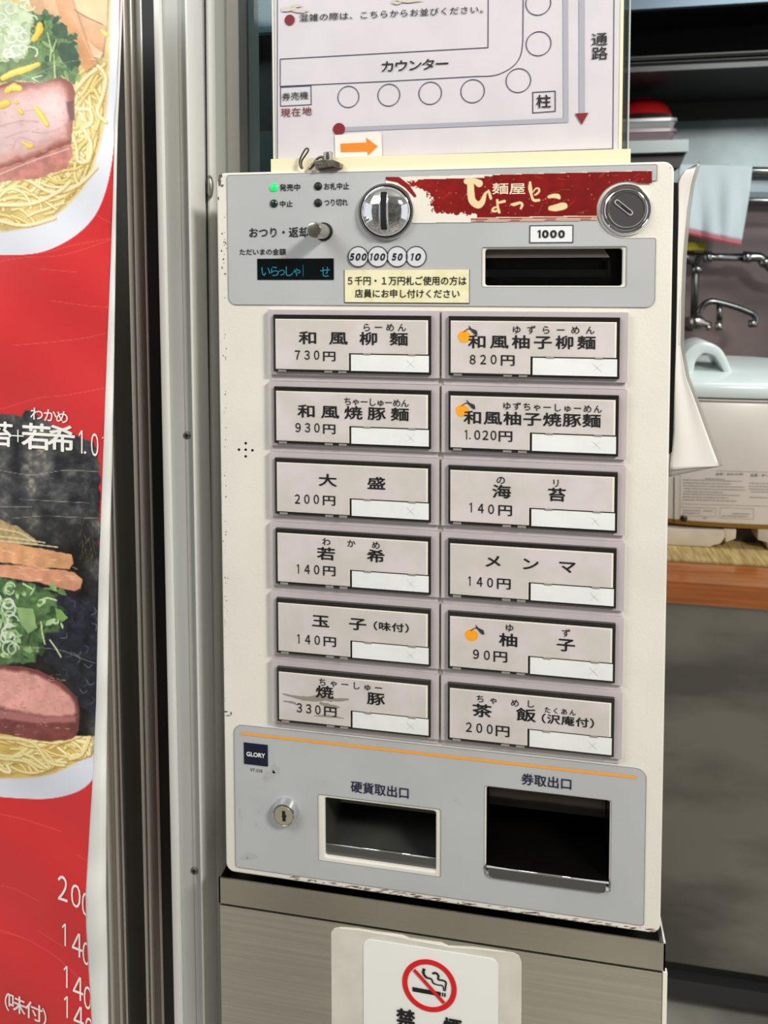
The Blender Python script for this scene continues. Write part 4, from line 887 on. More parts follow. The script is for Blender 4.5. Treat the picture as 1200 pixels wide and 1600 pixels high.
# ------------------------------------------------------------------ seating plan board on top
YP_ = .014
sb = thing('seating_plan_board', 'white counter seating plan in a clear acrylic stand on the ticket machine', 'sign', (P(700, 250, YP_).x, YP_, TOP))
ivory = mat('yellowed_acrylic', (236, 226, 190), .3)
p0 = P(424, 264, .004); p1 = P(985, 249, .004)
obj('stand_base', B((p0.x, .003, TOP), (p1.x, .035, P(700, 241, .004).z)), ivory, sb, bevel=.002, smooth='auto')
xa, xb, zA, zB = P(429.5, 120, YP_).x, P(969, 120, YP_).x, P(700, 243, YP_).z, P(700, -260, YP_).z
obj('paper_sheet', B((xa, YP_, zA), (xb, YP_ + .001, zB)), mat('plan_paper', (208, 202, 206), .45, var=.02, vscale=30), sb)
obj('acrylic_back', B((xa - .001, YP_ + .0015, zA), (P(983, 120, YP_).x, YP_ + .004, zB)), clear('smoky_acrylic', (190, 196, 198), .2, .05, .08), sb)
obj('acrylic_edge', B((P(981.5, 120, YP_).x, YP_ - .001, zA), (P(984, 120, YP_).x, YP_ + .005, zB)), mat('acrylic_edge', (176, 182, 182), .15), sb)
obj('yellow_border', B((P(968, 120, YP_).x, YP_ - .0005, zA), (P(973, 120, YP_).x, YP_ + .001, zB)), ivory, sb)
obj('acrylic_edge', B((xa - .0016, YP_ - .001, zA), (xa - .0002, YP_ + .005, zB)), mat('acrylic_edge_warm', (214, 210, 196), .2), sb)
YQ = YP_ - .0004; ln = mat('plan_line', (46, 44, 78), .6); pmq = (P(701, 120, YP_) - P(700, 120, YP_)).x
def L_(pts, w=1.2, m=ln, name='plan_line', closed=False, yy=0):
    bm = bmesh.new(); ribbon(bm, loop_px(pts, YP_), w * pmq, YQ - yy, closed); return obj(name, bm, m, sb)
L_([(433.5, -200), (433.5, 250), (957.5, 232.5), (961, -200)], 1.0)
L_([(438, 92.5), (762.5, 74.5), (764, -200)]); 
curve = smoothpath([(745, 119.5), (775, 117.5), (800, 105), (813, 88), (817, 65)], 6)
L_([(438, 92.5), (438, 135), (600, 127.5)] + curve + [(819, -200)])
L_([(438.5, 136.5), (486, 134), (486.5, 163.5), (438.5, 166)], 1.2, closed=True); L_([(832.5, 144.5), (867.5, 142.5), (867.5, 174), (832.5, 176.5)], 1.3, closed=True)
grey_l = mat('plan_grey_route', (162, 162, 172), .6)
L_([(530, 202.5), (884, 188), (882.5, -200)], 7, grey_l, 'route_line', yy=.0001); L_([(908.5, -200), (909, 180)], 8, grey_l, 'route_line', yy=.0001)
for u, v, r in ((544.5, 151.5, 17.2), (607.7, 148.7, 17.6), (672.3, 145.8, 17.8), (738.5, 142.6, 18.2), (810, 126, 18.6), (841.5, 68.5, 18.6), (841, 5, 18.6), (841, -60, 18.6)):
    q = P(u, v, YP_); bm = bmesh.new(); ribbon(bm, circ((q.x, q.z), r * pmq, 40, r * pmq * .97), 1.2 * pmq, YQ - .0001, True); obj('seat_circle', bm, ln, sb)
dred = mat('plan_dark_red', (122, 16, 24), .6)
for u, v, r in ((530, 202, 9.8), (453, 31.5, 8.3)): q = P(u, v, YP_); plate('route_dot', [circ((q.x, q.z), r * pmq, 30)], YQ - .0004, .0002, dred, sb)
obj('route_arrowhead', pp([(898.5, 177.5), (919.5, 176), (909, 194.5)], YQ - .0004, .0002), dred, sb)
tx = Text(); tx.row('混雑の際は、こちらからお並びください。', 475, 28.5, 757, 15, 12.5, 10.5, YQ - .0003, .004, YP_); tx.row('カウンター', 606, 104.5, 691, 100, 20, 16, YQ - .0003, .01, YP_)
tx.row('券売機', 447.5, 151.5, 475.5, 149.5, 11.5, 11, YQ - .0003, .004, YP_); tx.char('通', 936.5, 62, 22, 18, YQ - .0003, .006, YP_); tx.char('路', 937, 84, 22, 18, YQ - .0003, .006, YP_); tx.char('柱', 849.5, 159, 20, 18, YQ - .0003, .012, YP_)
tx.build('lettering', ink, sb); tx = Text(); tx.row('現在地', 446.5, 176.5, 480, 174, 13, 12, YQ - .0003, .005, YP_); tx.build('red_lettering', dred, sb)
obj('arrow_label', pp([(523, 211), (590, 206), (596, 209), (597, 243), (590, 249), (524, 251)], YQ - .0006, .0002), mat('label_white', (226, 221, 214), .5), sb)
obj('orange_arrow', pp([(532, 224.5), (573, 222.5), (572, 215), (590, 228.5), (575, 243), (574, 236.5), (532.5, 237.5)], YQ - .0010, .0002), mat('orange_arrow', (246, 128, 24), .5), sb)
for g_ in (((450, 14, 14, 4), (470, 17, 14, 3), (462, 9, 10, 3)), ((640, 1, 24, 3), (620, 4, 8, 2.5))):
    bm = bmesh.new()
    for u, v, a, b in g_: blob(bm, u, v, a, b, YQ - .0006)
    obj('tape_remnant', bm, mat('old_tape', (200, 192, 178), .5), sb)
# clip with a bent wire hook on the machine top
kp = thing('wing_clip', 'small metal clip with a bent wire hook on the machine top', 'clip', P(505, 262, -.004))
YH = -.006; ag = mat('aged_nickel', (150, 142, 132), .35, 1, var=.2, vscale=400); z9 = lambda L: [(455 + a / 13.33, 220 + b / 13.33) for a, b in L]
bm = bmesh.new(); prism(bm, [P(u, v, YH) for u, v in z9([(490, 410), (640, 385), (870, 395), (1020, 455), (1020, 550), (940, 560), (870, 535), (500, 580), (480, 470)])], .012); obj('clip_plate', bm, ag, kp, bevel=.0004)
q = P(*z9([(770, 400)])[0], YH + .006); obj('clip_nut', lathe(bmesh.new(), [(.0036, 0), (.0038, .001), (.0036, .0052), (.0028, .0058), (.0005, .0058)], q, 'z', 14), chrome_s, kp, 'auto')
mp2 = (P(501, 250, YH) - P(500, 250, YH)).x
obj('wire_hook', tube(bmesh.new(), [P(u, v, YH + .004) for u, v in smoothpath(z9([(225, 585), (185, 520), (175, 420), (220, 300), (300, 170), (350, 165), (355, 210), (290, 310), (230, 400), (215, 480), (240, 580)]), 5)], 1.4 * mp2, 8), mat('dark_wire', (92, 84, 74), .35, .9), kp, True)
obj('wire_arm', tube(bmesh.new(), [P(u, v, YH + .004) for u, v in smoothpath(z9([(370, 585), (440, 520), (500, 420), (570, 350), (640, 335), (690, 380)]), 5)], [3.0 * mp2] * 8 + [2 * mp2] * 18, 8), ag, kp, True)
# pouch and black strip on the right side
pc = thing('document_pouch', 'curled clear plastic pouch with a white sheet hanging beside the machine', 'pouch', P(1075, 745, .03))
VS = [252, 262, 285, 330, 400, 470, 540, 590, 620, 675, 728, 745]
RX = [1094, 1093, 1086, 1079, 1073, 1070, 1069, 1078, 1090, 1110, 1130, 1123]
LX = [1088, 1070, 1058, 1058.5, 1057, 1056, 1054.5, 1052.5, 1051.5, 1050.5, 1045, 1045]
def pouch(name, m, ins, y_off, v0=252, v1=745, th=.0006):
    bm = bmesh.new(); nv, nu = 70, 14; g = []
    for j in range(nv + 1):
        v = v0 + (v1 - v0) * j / nv; lx = np.interp(v, VS, LX) + ins * .3; rx = np.interp(v, VS, RX) - ins; row = []
        for i in range(nu + 1):
            s_ = i / nu; u = lx + (rx - lx) * s_; vv = v
            if v > 728: vv = 728 + (v - 728) * (1 - .95 * s_)
            elif v < 275: vv = v + 6 * (1 - s_) * (275 - v) / 23
            tpr = (v - 252) / 493
            y = .012 + y_off + .004 * s_ ** 1.2 - .0012 * math.sin(s_ * 6.3 + 1) * tpr - .003 * math.exp(-((v - 270) / 30) ** 2) * s_
            row.append(bm.verts.new(P(u, vv, y)))
        g.append(row)
    for j in range(nv):
        for i in range(nu): bm.faces.new((g[j][i], g[j + 1][i], g[j + 1][i + 1], g[j][i + 1]))
    o = obj(name, bm, m, pc, True); md = o.modifiers.new('s', 'SOLIDIFY'); md.thickness = th; return o
pouch('plastic_sleeve', clear('pouch_plastic', (225, 225, 220), .3, .15, .38, (206, 202, 192)), 0, 0)
pouch('white_sheet', mat('pouch_paper', (222, 218, 210), .45), 6, -.0012, 262, 735)
bk = obj('side_rail', pp([(1052.6, 285), (1060, 286), (1057, 470), (1054, 600), (1051, 690), (1050, 706), (1044, 711), (1047, 600), (1049.5, 470)], .001, .04), blk, tm)
# ------------------------------------------------------------------ ramen banner
bn = thing('ramen_banner', 'red vinyl banner printed with two ramen bowls hanging left of the door', 'banner', P(60, 1600, -.03))
cv = Canvas(-60, -60, 196, 1660, 1.35)
U, V = cv.U, cv.Vv; h_, w_ = cv.h, cv.w
big = fbm(h_, w_, 160, 11)
cv.C[:] = np.array([208, 48, 50.])[None, None] * (1 + (big - .5)[..., None] * .10)
# creases of the vinyl (light abraded lines)
for L in ([(0, 385), (60, 396), (110, 384), (175, 372)], [(0, 408), (40, 402), (100, 398), (175, 374)], [(120, 305), (150, 335), (176, 350)], [(80, 470), (140, 478), (172, 480)], [(0, 640), (60, 622), (100, 618), (165, 606)], [(0, 1272), (40, 1281), (95, 1299)], [(-10, 1383), (20, 1388), (60, 1408)], [(0, 1456), (40, 1467), (80, 1490), (110, 1515), (133, 1540)], [(0, 1452), (30, 1463)], [(60, 1455), (100, 1480)], [(120, 1335), (135, 1345)], [(60, 420), (120, 425)], [(20, 540), (120, 530), (168, 520)]):
    cv.stroke(smoothpath(L, 6), .9, (232, 110, 100), a=.65)
# upper bowl
B1 = smoothpath([(187, -60), (186, 60), (181, 190), (172, 270), (155, 325), (130, 358), (95, 382), (55, 396), (0, 398), (-60, 392)], 8) + [(-60, -60)]
cv.poly(B1, (226, 228, 236), tex=(.05, 60, 3))
S1 = smoothpath([(176, -60), (173, 20), (171, 90), (166, 175), (152, 240), (132, 290), (95, 330), (55, 352), (0, 362), (-60, 360)], 8) + [(-60, -60)]
cv.poly(S1, (222, 196, 128), soft=5, tex=(.35, 26, 4))
def noodles(n, reg, seed, cols, wr=(3.2, 5.0), lens=(40, 120), base=0.0, curl=.35):
    r = np.random.default_rng(seed); k = 0
    while k < n:
        u, v = r.uniform(reg[0], reg[2]), r.uniform(reg[1], reg[3])
        if not reg[4](u, v): continue
        a = base + r.normal(0, .7); Lp = [(u, v)]; c_ = r.normal(0, curl * .12)
        for _ in range(int(r.uniform(*lens) / 5)):
            a += c_ + r.normal(0, .10); c_ += r.normal(0, .03); c_ *= .96; u += 5 * math.cos(a); v += 5 * math.sin(a)
            if not reg[4](u, v): a += .9; u, v = Lp[-1]; u += 3 * math.cos(a); v += 3 * math.sin(a)
            if not reg[4](u, v): break
            Lp.append((u, v))
        if len(Lp) < 4: continue
        w = r.uniform(*wr); c0 = np.array(cols[r.integers(len(cols))], float)
        cv.stroke([(x + .8, y + 1.0) for x, y in Lp], w + 1.6, c0 * np.array([.72, .62, .42]), a=.55); cv.stroke(Lp, w, c0); cv.stroke([(x - .6, y - .6) for x, y in Lp], w * .35, np.minimum(c0 * 1.12 + 8, 255), a=.8); k += 1
def in_s1(u, v):
    return v > -55 and u > -58 and u < np.interp(v, [-60, 20, 90, 175, 240, 290, 330, 352], [172, 168, 166, 160, 146, 126, 88, 50]) and v < 352 and ((u > 112 and v > 95) or v > 250)
cols_n = [(232, 212, 150), (238, 222, 170), (222, 196, 126), (228, 206, 140)]
noodles(75, (-50, 235, 150, 350, in_s1), 21, cols_n, base=-.4); noodles(46, (112, 98, 166, 300, in_s1), 23, cols_n, base=1.45, lens=(40, 110))
for L in ([(150, 100), (165, 120), (160, 150), (152, 175), (165, 190)], [(118, 140), (135, 120), (150, 108)], [(122, 170), (140, 172), (143, 190), (130, 200)], [(130, 200), (142, 225), (138, 250), (122, 252), (120, 235)], [(0, 275), (40, 280), (80, 300), (120, 290), (150, 262)], [(0, 320), (50, 318), (90, 300), (108, 285)], [(0, 345), (40, 352), (85, 340)]):
    q = smoothpath(L, 6); cv.stroke([(x + 1, y + 1.5) for x, y in q], 6.5, (186, 146, 70), a=.6); cv.stroke(q, 5, (240, 226, 176)); cv.stroke([(x - .8, y - .8) for x, y in q], 1.6, (252, 244, 212), a=.8)
# bamboo shoots, top right
for P_, c_ in (([(104, -60), (172, -60), (166, 40), (140, 28), (112, 14)], (232, 188, 140)), ([(112, 14), (140, 28), (166, 42), (160, 88), (140, 70), (122, 40)], (216, 160, 112)), ([(30, -20), (80, -10), (118, 40), (100, 60), (60, 25)], (226, 180, 138)), ([(74, -40), (102, -40), (118, 15), (136, 65), (152, 97), (134, 112), (116, 80), (98, 40)], (218, 158, 108)), ([(136, 62), (160, 82), (156, 92), (146, 88)], (238, 200, 160))):
    cv.poly([(x + 2, y + 2) for x, y in P_], (120, 80, 50), soft=3, a=.6); cv.poly(P_, c_, soft=1.2, wob=2, cell=20, seed=int(P_[0][0] + 90), tex=(.22, 14, 31))
cv.stroke([(116, 15), (135, 27), (160, 38)], 1.6, (110, 70, 40), a=.8); cv.stroke([(112, 20), (126, 52), (145, 92)], 1.2, (236, 190, 150), a=.8)
# greens
cv.poly([(-60, 20), (10, 10), (55, 18), (80, 22), (105, 48), (120, 75), (125, 110), (116, 130), (70, 128), (30, 126), (-60, 130)], (112, 138, 88), soft=3, wob=6, seed=4, tex=(.7, 9, 41))
gr = np.random.default_rng(5)
for k in range(100):
    u, v = gr.uniform(38, 122), gr.uniform(22, 126); 
    if v < 22 + max(0, u - 80) * .9: continue
    a = gr.uniform(0, 3.1); L1, L2 = gr.uniform(5, 12), gr.uniform(2, 6); c_ = np.array([(66, 96, 66), (84, 116, 74), (56, 82, 60), (140, 168, 106), (104, 140, 88)][gr.integers(5)])
    ca, sa = math.cos(a), math.sin(a); cv.poly([(u + L1 * ca * p - L2 * sa * q, v + L1 * sa * p + L2 * ca * q) for p, q in ((-1, 0), (-.4, .9), (.5, .8), (1, 0), (.4, -.8), (-.5, -.9))], c_, soft=1.2, wob=1.5, cell=6, seed=k, tex=(.3, 6, k))
    cv.stroke([(u - L1 * ca * .8, v - L1 * sa * .8), (u + L1 * ca * .8, v + L1 * sa * .8)], .8, c_ * 1.3, a=.7)
for L in ([(74, 50), (80, 78), (78, 95)], [(84, 84), (86, 120), (84, 132)], [(60, 128), (50, 122), (66, 118)], [(95, 118), (108, 128), (112, 130)], [(88, 62), (82, 80)]): cv.stroke(L, [1.5, 3, 2][:len(L)], (188, 210, 150))
for P_ in ([(86, 36), (104, 42), (106, 62), (90, 60), (80, 48)], [(96, 66), (114, 68), (124, 88), (112, 112), (96, 92), (88, 76)]): cv.poly(P_, (70, 98, 74), wob=2, tex=(.3, 8, 8))
# leek rings
cv.poly([(-60, -20), (20, 0), (50, 20), (52, 50), (40, 90), (-60, 95)], (206, 220, 186), soft=5, wob=8, tex=(.35, 9, 51))
for k in range(32):
    u, v = gr.uniform(-20, 56), gr.uniform(5, 96); r = gr.uniform(5, 10); q = [(u + r * math.cos(t_) * 1.1, v + r * math.sin(t_) * gr.uniform(.8, .95)) for t_ in np.linspace(gr.uniform(0, 3), gr.uniform(4, 8), 14)]
    cv.stroke(q, gr.uniform(1.8, 3.6), [(228, 236, 214), (196, 214, 160), (240, 242, 230), (170, 196, 130)][gr.integers(4)], a=.9)
# pork
cv.poly([(-60, 268), (0, 262), (60, 243), (112, 222), (113, 245), (104, 262), (60, 278), (0, 284), (-60, 286)], (198, 130, 118), soft=1.5, wob=3, tex=(.35, 7, 61))
PK = [(-60, 140), (0, 134), (20, 126), (60, 130), (92, 121), (110, 128), (117, 145), (115, 190), (112, 224), (60, 244), (0, 264), (-60, 270)]
cv.poly(PK, (150, 84, 70), soft=1.5, wob=2.5, seed=8); cv.poly([(-60, 146), (0, 141), (60, 137), (92, 128), (105, 138), (108, 170), (106, 215), (60, 238), (0, 258), (-60, 264)], (214, 160, 150), soft=10, wob=4, seed=12); cv.poly([(-60, 156), (0, 152), (60, 150), (88, 144), (98, 160), (99, 205), (50, 232), (0, 246), (-60, 252)], (228, 196, 192), soft=16, wob=8, seed=14, tex=(.14, 14, 71))
cv.poly([(105, 160), (115, 158), (116, 186), (108, 190)], (96, 40, 32), soft=4, wob=3)
for L in ([(10, 215), (40, 205), (70, 208), (95, 200)], [(20, 232), (30, 215), (55, 222)], [(-10, 200), (30, 190), (60, 190)], [(60, 222), (85, 218), (100, 208)]): cv.stroke(smoothpath(L, 5), 2.5, (204, 150, 160), soft=3, a=.6)
for k in range(60): cv.stroke([(u := gr.uniform(-20, 105), v := gr.uniform(148, 235)), (u + gr.uniform(-9, 9), v + gr.uniform(-2, 2))], gr.uniform(.5, 1.4), [(240, 222, 220), (192, 120, 124), (206, 150, 150)][gr.integers(3)], a=.55)
cv.stroke(smoothpath([(0, 272), (50, 252), (108, 232)], 6), 1.2, (240, 226, 220), a=.9)
# yuzu
for L, w in (([(4, 122), (20, 114), (40, 108), (60, 100)], [7, 10, 9, 6]), ([(62, 38), (60, 50), (52, 62)], [9, 12, 7]), ([(10, 142), (20, 136), (30, 138)], [8, 11, 8]), ([(0, 165), (6, 162), (12, 160)], [8, 11, 8]), ([(55, 168), (64, 180), (74, 196)], [5, 11, 4]), ([(36, 222), (44, 228), (50, 228)], [4, 7, 4]), ([(30, 172), (34, 176)], [6, 6]), ([(24, 158), (26, 160)], [4, 4]), ([(160, 48), (166, 54)], [5, 6])):
    q = smoothpath(L, 5); ws = np.interp(np.linspace(0, 1, len(q)), np.linspace(0, 1, len(w)), w) * gr.uniform(.8, 1.15, len(q)); cv.stroke([(x + 1, y + 1) for x, y in q], ws + 1, (176, 128, 50), a=.6); cv.stroke(q, ws, (244, 206, 70)); cv.stroke([(x - 1, y - 1) for x, y in q], ws * .35, (252, 232, 140), a=.8)
cv.stroke(smoothpath([(0, 140), (50, 118), (110, 96), (170, 92)], 6), .7, (240, 238, 225), a=.5)
# lower bowl
B2 = smoothpath([(160, 1060), (158, 1150), (150, 1205), (130, 1232), (90, 1246), (40, 1248), (-60, 1240)], 8) + [(-60, 1060)]
cv.poly(B2, (214, 216, 226), tex=(.06, 40, 5)); cv.poly(smoothpath([(150, 1090), (148, 1130), (143, 1165), (120, 1190), (70, 1212), (0, 1216), (-60, 1210)], 6) + [(-60, 1090)], (214, 180, 100), soft=4, tex=(.4, 18, 6))
def in_s2(u, v): return -58 < u < 144 and 1128 < v < 1208 - max(0, (u - 60)) * .35 and (v > 1150 or u > 118)
noodles(60, (-50, 1130, 144, 1206, in_s2), 33, cols_n, (3, 4.6), (40, 110), .15)
for L in ([(118, 1150), (130, 1120), (136, 1122), (140, 1150), (128, 1178), (110, 1186)], [(64, 1158), (90, 1160), (125, 1150)], [(0, 1152), (50, 1160), (75, 1190), (100, 1196)], [(0, 1185), (40, 1190), (60, 1206)]): q = smoothpath(L, 6); cv.stroke([(x + 1, y + 1.2) for x, y in q], 5.5, (170, 130, 60), a=.6); cv.stroke(q, 4.2, (238, 222, 160))
# seaweed sheet (nori)
NO = [(-60, 650), (0, 646), (22, 648), (34, 652), (40, 640), (48, 640), (55, 648), (75, 660), (100, 672), (125, 685), (145, 690), (153, 712), (156, 735), (156, 900), (152, 1000), (152, 1150), (118, 1150), (90, 1100), (-60, 1100)]
cv.poly(NO, (70, 68, 62), soft=1.5, wob=3, seed=17)
nb = fbm(h_, w_, 16, 81, 5); nf = fbm(h_, w_, 5, 91, 3)
def inpoly(pts, soft=2):
    s0 = cv.C.copy(); cv.C[:] = 0; cv.poly(pts, (255, 255, 255), soft=soft, wob=3, seed=17); mk = cv.C[..., 0] / 255; cv.C = s0; return mk
mk = inpoly(NO); n4 = fbm(h_, w_, 3.2, 171, 2); tone = (26 + 150 * np.clip(nb - .25, 0, 1) * (.3 + .7 * nf + .6 * n4))[..., None] * np.array([1.0, .98, .90]); tone = tone + np.clip(nb - .62, 0, 1)[..., None] * np.array([160, 140, 40]) * (nf > .5)[..., None]
dk = np.clip((V - 790) / 90, 0, 1)[..., None] * np.clip((150 - U) / 20, 0, 1)[..., None]; tone = tone * (1 - .6 * dk); tone = tone + np.array([4, 5, 12]) * (1 - dk)
cv.C = cv.C * (1 - mk[..., None]) + tone * mk[..., None]
for k in range(90):
    u, v = gr.uniform(-10, 150), gr.uniform(690, 800); cv.stroke([(u, v), (u + gr.uniform(2, 14), v + gr.uniform(-4, 6))], .8, (110, 108, 100), a=.4)
for k in range(40):
    u, v = gr.uniform(125, 154), gr.uniform(800, 880); cv.stroke([(u, v), (u + gr.uniform(-4, 4), v + gr.uniform(4, 12))], 1.0, (126, 116, 66), a=.5)
for L in ([(0, 735), (50, 742), (100, 735), (155, 737)], [(0, 792), (50, 792)], [(20, 810), (70, 806), (110, 808), (155, 810)], [(30, 780), (140, 786)]): cv.stroke(smoothpath(L, 6), .9, (176, 172, 150), a=.7)
# noodles top, shoots
cv.poly([(-60, 808), (0, 812), (30, 824), (55, 842), (60, 852), (-60, 850)], (176, 152, 104), soft=1.5, wob=2, tex=(.5, 4, 44))
for L in ([(0, 826), (30, 832), (55, 846)], [(0, 838), (40, 843), (70, 848)], [(0, 845), (50, 850), (90, 855)]): cv.stroke(L, 2.2, (222, 206, 168), a=.9)
for P_, c_ in (([(-60, 843), (0, 846), (60, 856), (112, 866), (115, 880), (108, 890), (60, 886), (0, 878), (-60, 876)], (216, 158, 112)), ([(-60, 884), (0, 882), (50, 884), (118, 894), (128, 904), (126, 920), (116, 924), (60, 910), (0, 902), (-60, 902)], (212, 150, 116))):
    cv.poly([(x + 1, y + 3) for x, y in P_], (40, 30, 30), soft=3, a=.7); cv.poly(P_, c_, soft=1.2, wob=2, seed=int(P_[1][1]), tex=(.3, 10, int(P_[1][1])))
for k in range(36): u, v = gr.uniform(0, 118), gr.uniform(852, 914); cv.stroke([(u, v), (u + gr.uniform(3, 14), v + gr.uniform(0, 3))], 1.1, (242, 208, 176), a=.6)
# greens
cv.poly([(-60, 905), (0, 902), (50, 912), (95, 935), (105, 960), (98, 985), (60, 1010), (55, 1034), (0, 1040), (-60, 1040)], (84, 112, 70), soft=3, wob=6, seed=24, tex=(.8, 7, 47))
cv.poly([(86, 930), (150, 935), (154, 1120), (120, 1100), (85, 1040), (70, 1035), (70, 990), (95, 985)], (36, 38, 48), soft=3, wob=5, seed=28, tex=(1.1, 7, 53))
for k in range(26):
    u, v = gr.uniform(92, 148), gr.uniform(936, 1090); a = gr.uniform(0, 3); cv.stroke(smoothpath([(u, v), (u + 7 * math.cos(a), v + 7 * math.sin(a)), (u + 12 * math.cos(a + .8), v + 12 * math.sin(a + .8))], 4), 1.3, [(96, 92, 130), (70, 78, 92), (130, 130, 160), (60, 66, 60)][gr.integers(4)], a=.7)
for k in range(95):
    u, v = gr.uniform(-10, 98), gr.uniform(908, 1032)
    if v > 990 and u > 66: continue
    a = gr.uniform(0, 3.1); L1, L2 = gr.uniform(4, 10), gr.uniform(2, 5); c_ = np.array([(70, 108, 62), (96, 136, 78), (140, 172, 112), (48, 74, 48), (178, 204, 150)][gr.integers(5)]); ca, sa = math.cos(a), math.sin(a)
    cv.poly([(u + L1 * ca * p - L2 * sa * q, v + L1 * sa * p + L2 * ca * q) for p, q in ((-1, 0), (-.4, .9), (.5, .8), (1, 0), (.4, -.8), (-.5, -.9))], c_, soft=1.2, wob=1.5, cell=6, seed=k + 300, tex=(.3, 6, k))
for P_, c_ in (([(26, 948), (52, 952), (58, 980), (44, 990), (30, 970)], (146, 176, 116)), ([(86, 950), (98, 955), (106, 966), (96, 972), (88, 964)], (120, 160, 90))): cv.poly(P_, c_, wob=2, tex=(.2, 8, 3))
for k in range(24):
    u, v = gr.uniform(-15, 22), gr.uniform(915, 1020); r = gr.uniform(6, 11); q = [(u + r * math.cos(t_), v + r * math.sin(t_)) for t_ in np.linspace(gr.uniform(0, 3), gr.uniform(5, 8), 14)]; cv.stroke(q, gr.uniform(2, 4), [(206, 226, 190), (160, 196, 130), (226, 236, 216)][gr.integers(3)], a=.9)
for L in ([(64, 972), (66, 990), (70, 1006)], [(78, 1000), (88, 1014), (95, 1026)], [(62, 938), (74, 934), (88, 938)], [(36, 912), (50, 920)]): cv.stroke(L, 2.4, (206, 216, 170))
# pork slice
PK = smoothpath([(-60, 1040), (0, 1040), (50, 1044), (82, 1058), (110, 1078), (123, 1100), (124, 1125), (118, 1150), (90, 1158), (50, 1156), (0, 1146), (-60, 1142)], 5)
cv.poly(PK, (122, 66, 62), soft=1.5, wob=2, seed=32, tex=(.4, 8, 63)); cv.poly(smoothpath([(-60, 1048), (0, 1047), (50, 1052), (80, 1066), (108, 1086), (118, 1106), (112, 1118), (70, 1118), (0, 1106), (-60, 1104)], 5), (222, 160, 150), soft=6, wob=3, seed=36, tex=(.22, 9, 73))
cv.poly([(-60, 1110), (0, 1108), (70, 1120), (120, 1120), (118, 1128), (60, 1130), (0, 1122), (-60, 1120)], (172, 110, 108), soft=4, wob=2)
for k in range(120): u, v = gr.uniform(-10, 112), gr.uniform(1054, 1150); cv.stroke([(u, v), (u + gr.uniform(-8, 8), v + gr.uniform(-2, 3))], gr.uniform(.6, 1.6), [(240, 200, 190), (196, 110, 100), (170, 80, 76)][gr.integers(3)], a=.5)
cv.stroke(smoothpath([(0, 1175), (50, 1188), (110, 1198), (145, 1196)], 5), .8, (244, 236, 210), a=.6); cv.stroke(smoothpath([(20, 1010), (90, 1015), (130, 1030), (148, 1036)], 5), .9, (200, 200, 170), a=.6)
# crease colour relief printed on vinyl ends here; the white hem is a separate folded strip
HV = [-80, 0, 100, 200, 300, 400, 500, 600, 740, 900, 1100, 1200, 1300, 1400, 1450, 1500, 1600, 1680]
HI = [189, 188, 185, 179, 176.5, 173, 169, 165, 160, 154, 150, 145.5, 139.5, 133.5, 134.5, 137.5, 143, 146]
HO = [193, 192, 188.5, 184, 182, 181, 179.5, 178, 175, 171, 168, 167, 166.5, 166.5, 167.5, 168.5, 170, 171]
def by(u, v): return -.030 + .0022 * np.sin(v / 90. + u / 70.) + .0012 * np.sin(v / 31. - u / 40.) + .004 * np.clip((u - 60) / 130., 0, 1) ** 2
def bpos(u, v):
    # rows end exactly at the hem fold
    hi = np.interp(v, HV, HI) + 1.0; return PV(np.minimum(u, hi), v, by(np.minimum(u, hi), v))
# crop colours past fold are collapsed onto the fold line
cv.mesh('printed_vinyl', bpos, mat('banner_vinyl_print', (200, 50, 50), .38, vattr='print', coat=.12), bn, keep=lambda U, V: U < np.interp(V, HV, HI) + 2.4)
bm = bmesh.new(); rows = []
for v in np.arange(-58, 1658, 8):
    a, b = np.interp(v, HV, HI), np.interp(v, HV, HO); row = []
    for s_, dd in ((0, 0), (.06, .0014), (.5, .0022), (.94, .0014), (1, -.001)):
        u = a + (b - a) * s_; row.append(bm.verts.new(P(u, v, float(by(u, v)) - dd - .0006 * math.sin(v / 13 + s_ * 3) * (0 < s_ < 1))))
    rows.append(row)
for a, b in zip(rows, rows[1:]):
    for i in range(4): bm.faces.new((a[i], b[i], b[i + 1], a[i + 1]))
o = obj('white_hem', bm, mat('hem_white', (226, 224, 218), .5, bump=.1), bn, True); md = o.modifiers.new('s', 'SOLIDIFY'); md.thickness = .0008
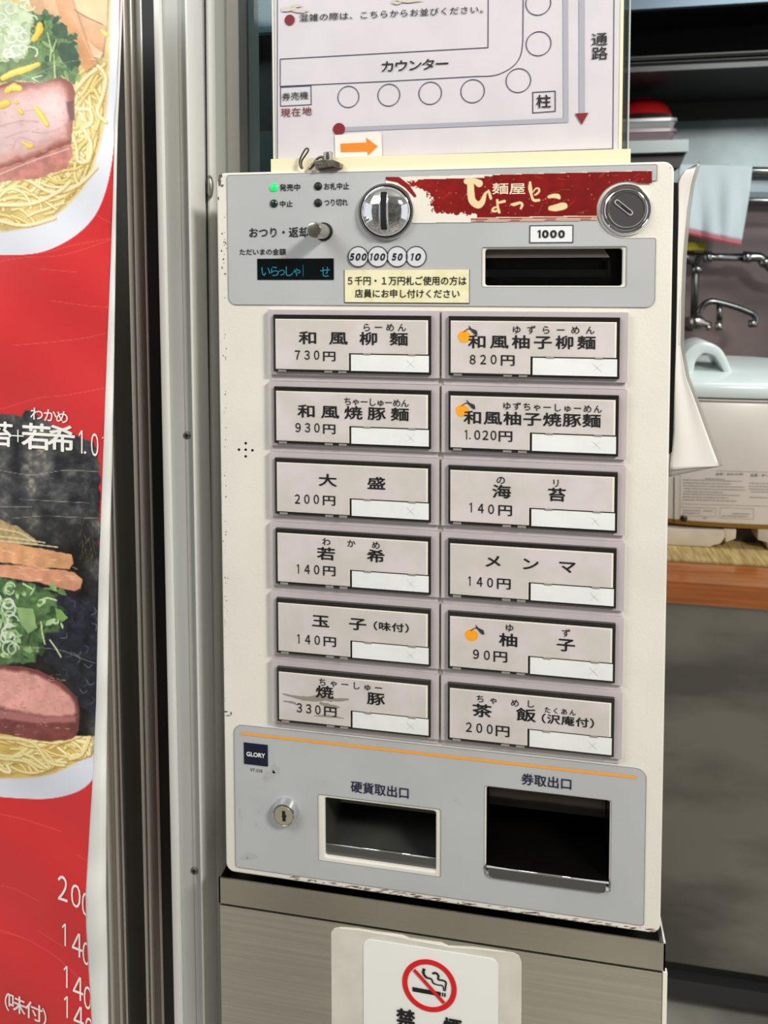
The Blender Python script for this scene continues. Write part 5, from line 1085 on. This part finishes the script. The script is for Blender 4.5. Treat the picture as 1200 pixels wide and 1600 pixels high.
# lettering of the banner, following the curl of the sheet
tx = Text()
def bchar(ch, u, v, w, h, sl=0.0, bold=.012, fit=False, cut=True):
    V, Fs = glyph(ch, bold)
    if fit and ch in '0124': V, Fs = glyph(chr(ord(ch) + 0xFEE0), bold)
    if fit: a, b = V.min(0), V.max(0); Wn = (V - (a + b) / 2) / (b - a)
    else: Wn = (V - np.array(EMC)) / EMS
    uu = u + Wn[:, 0] * w; vv = v - Wn[:, 1] * h + Wn[:, 0] * w * sl
    if cut: uu = np.minimum(uu, np.interp(vv, HV, HI))
    tx.add([tuple(x) for x in PV(uu, vv, by(uu, vv) - .0007)], Fs, bold)
for ch, u, v in (('わ', 57.5, 647), ('か', 78, 649.5), ('め', 97, 652)): bchar(ch, u, v, 18, 18, .08)
bchar('苔', 1, 679, 34, 34, .05, .02); bchar('＋', 28, 681.5, 21, 22, .05, 0); bchar('若', 57, 683, 40, 36, .06, .02); bchar('希', 96, 686, 38, 36, .08, .02)
bchar('1', 126, 690.5, 6, 36, .1, .006, True); bchar('.', 133, 707, 4, 4, 0, .01, True); bchar('0', 148, 695, 11.5, 36, .2, .002, True); bchar('1', 161.5, 689, 5, 14, .1, .006, True)
for pts in (((98, 1388, '2', 15, 39, .35), (118.5, 1400, '0', 15, 36, .4), (134, 1413, '0', 12, 36, .45)), ((100, 1460, '1', 6, 35, .4), (120.5, 1476, '4', 16, 37, .5), (135, 1490, '0', 12, 36, .5)), ((102.5, 1526, '1', 6, 34, .4), (122, 1544, '4', 16, 36, .5), (137, 1559, '0', 12, 36, .5)), ((103, 1573, '1', 6, 34, .4), (123, 1590, '4', 16, 36, .5), (139, 1608, '0', 12, 36, .5))):
    for u, v, ch, w, h in [(a[0], a[1], a[2], a[3], a[4]) for a in pts]: bchar(ch, u, v, w, h, pts[0][5], .002 if ch != '1' else .006, True)
for ch, u, v, w, h in (('（', 3, 1562, 20, 24), ('味', 26, 1569, 24, 24), ('付', 53, 1581, 24, 24), ('）', 77, 1594, 20, 24)): bchar(ch, u, v, w, h, .42, .012)
tx.build('lettering', mat('banner_white', (240, 236, 230), .5), bn)
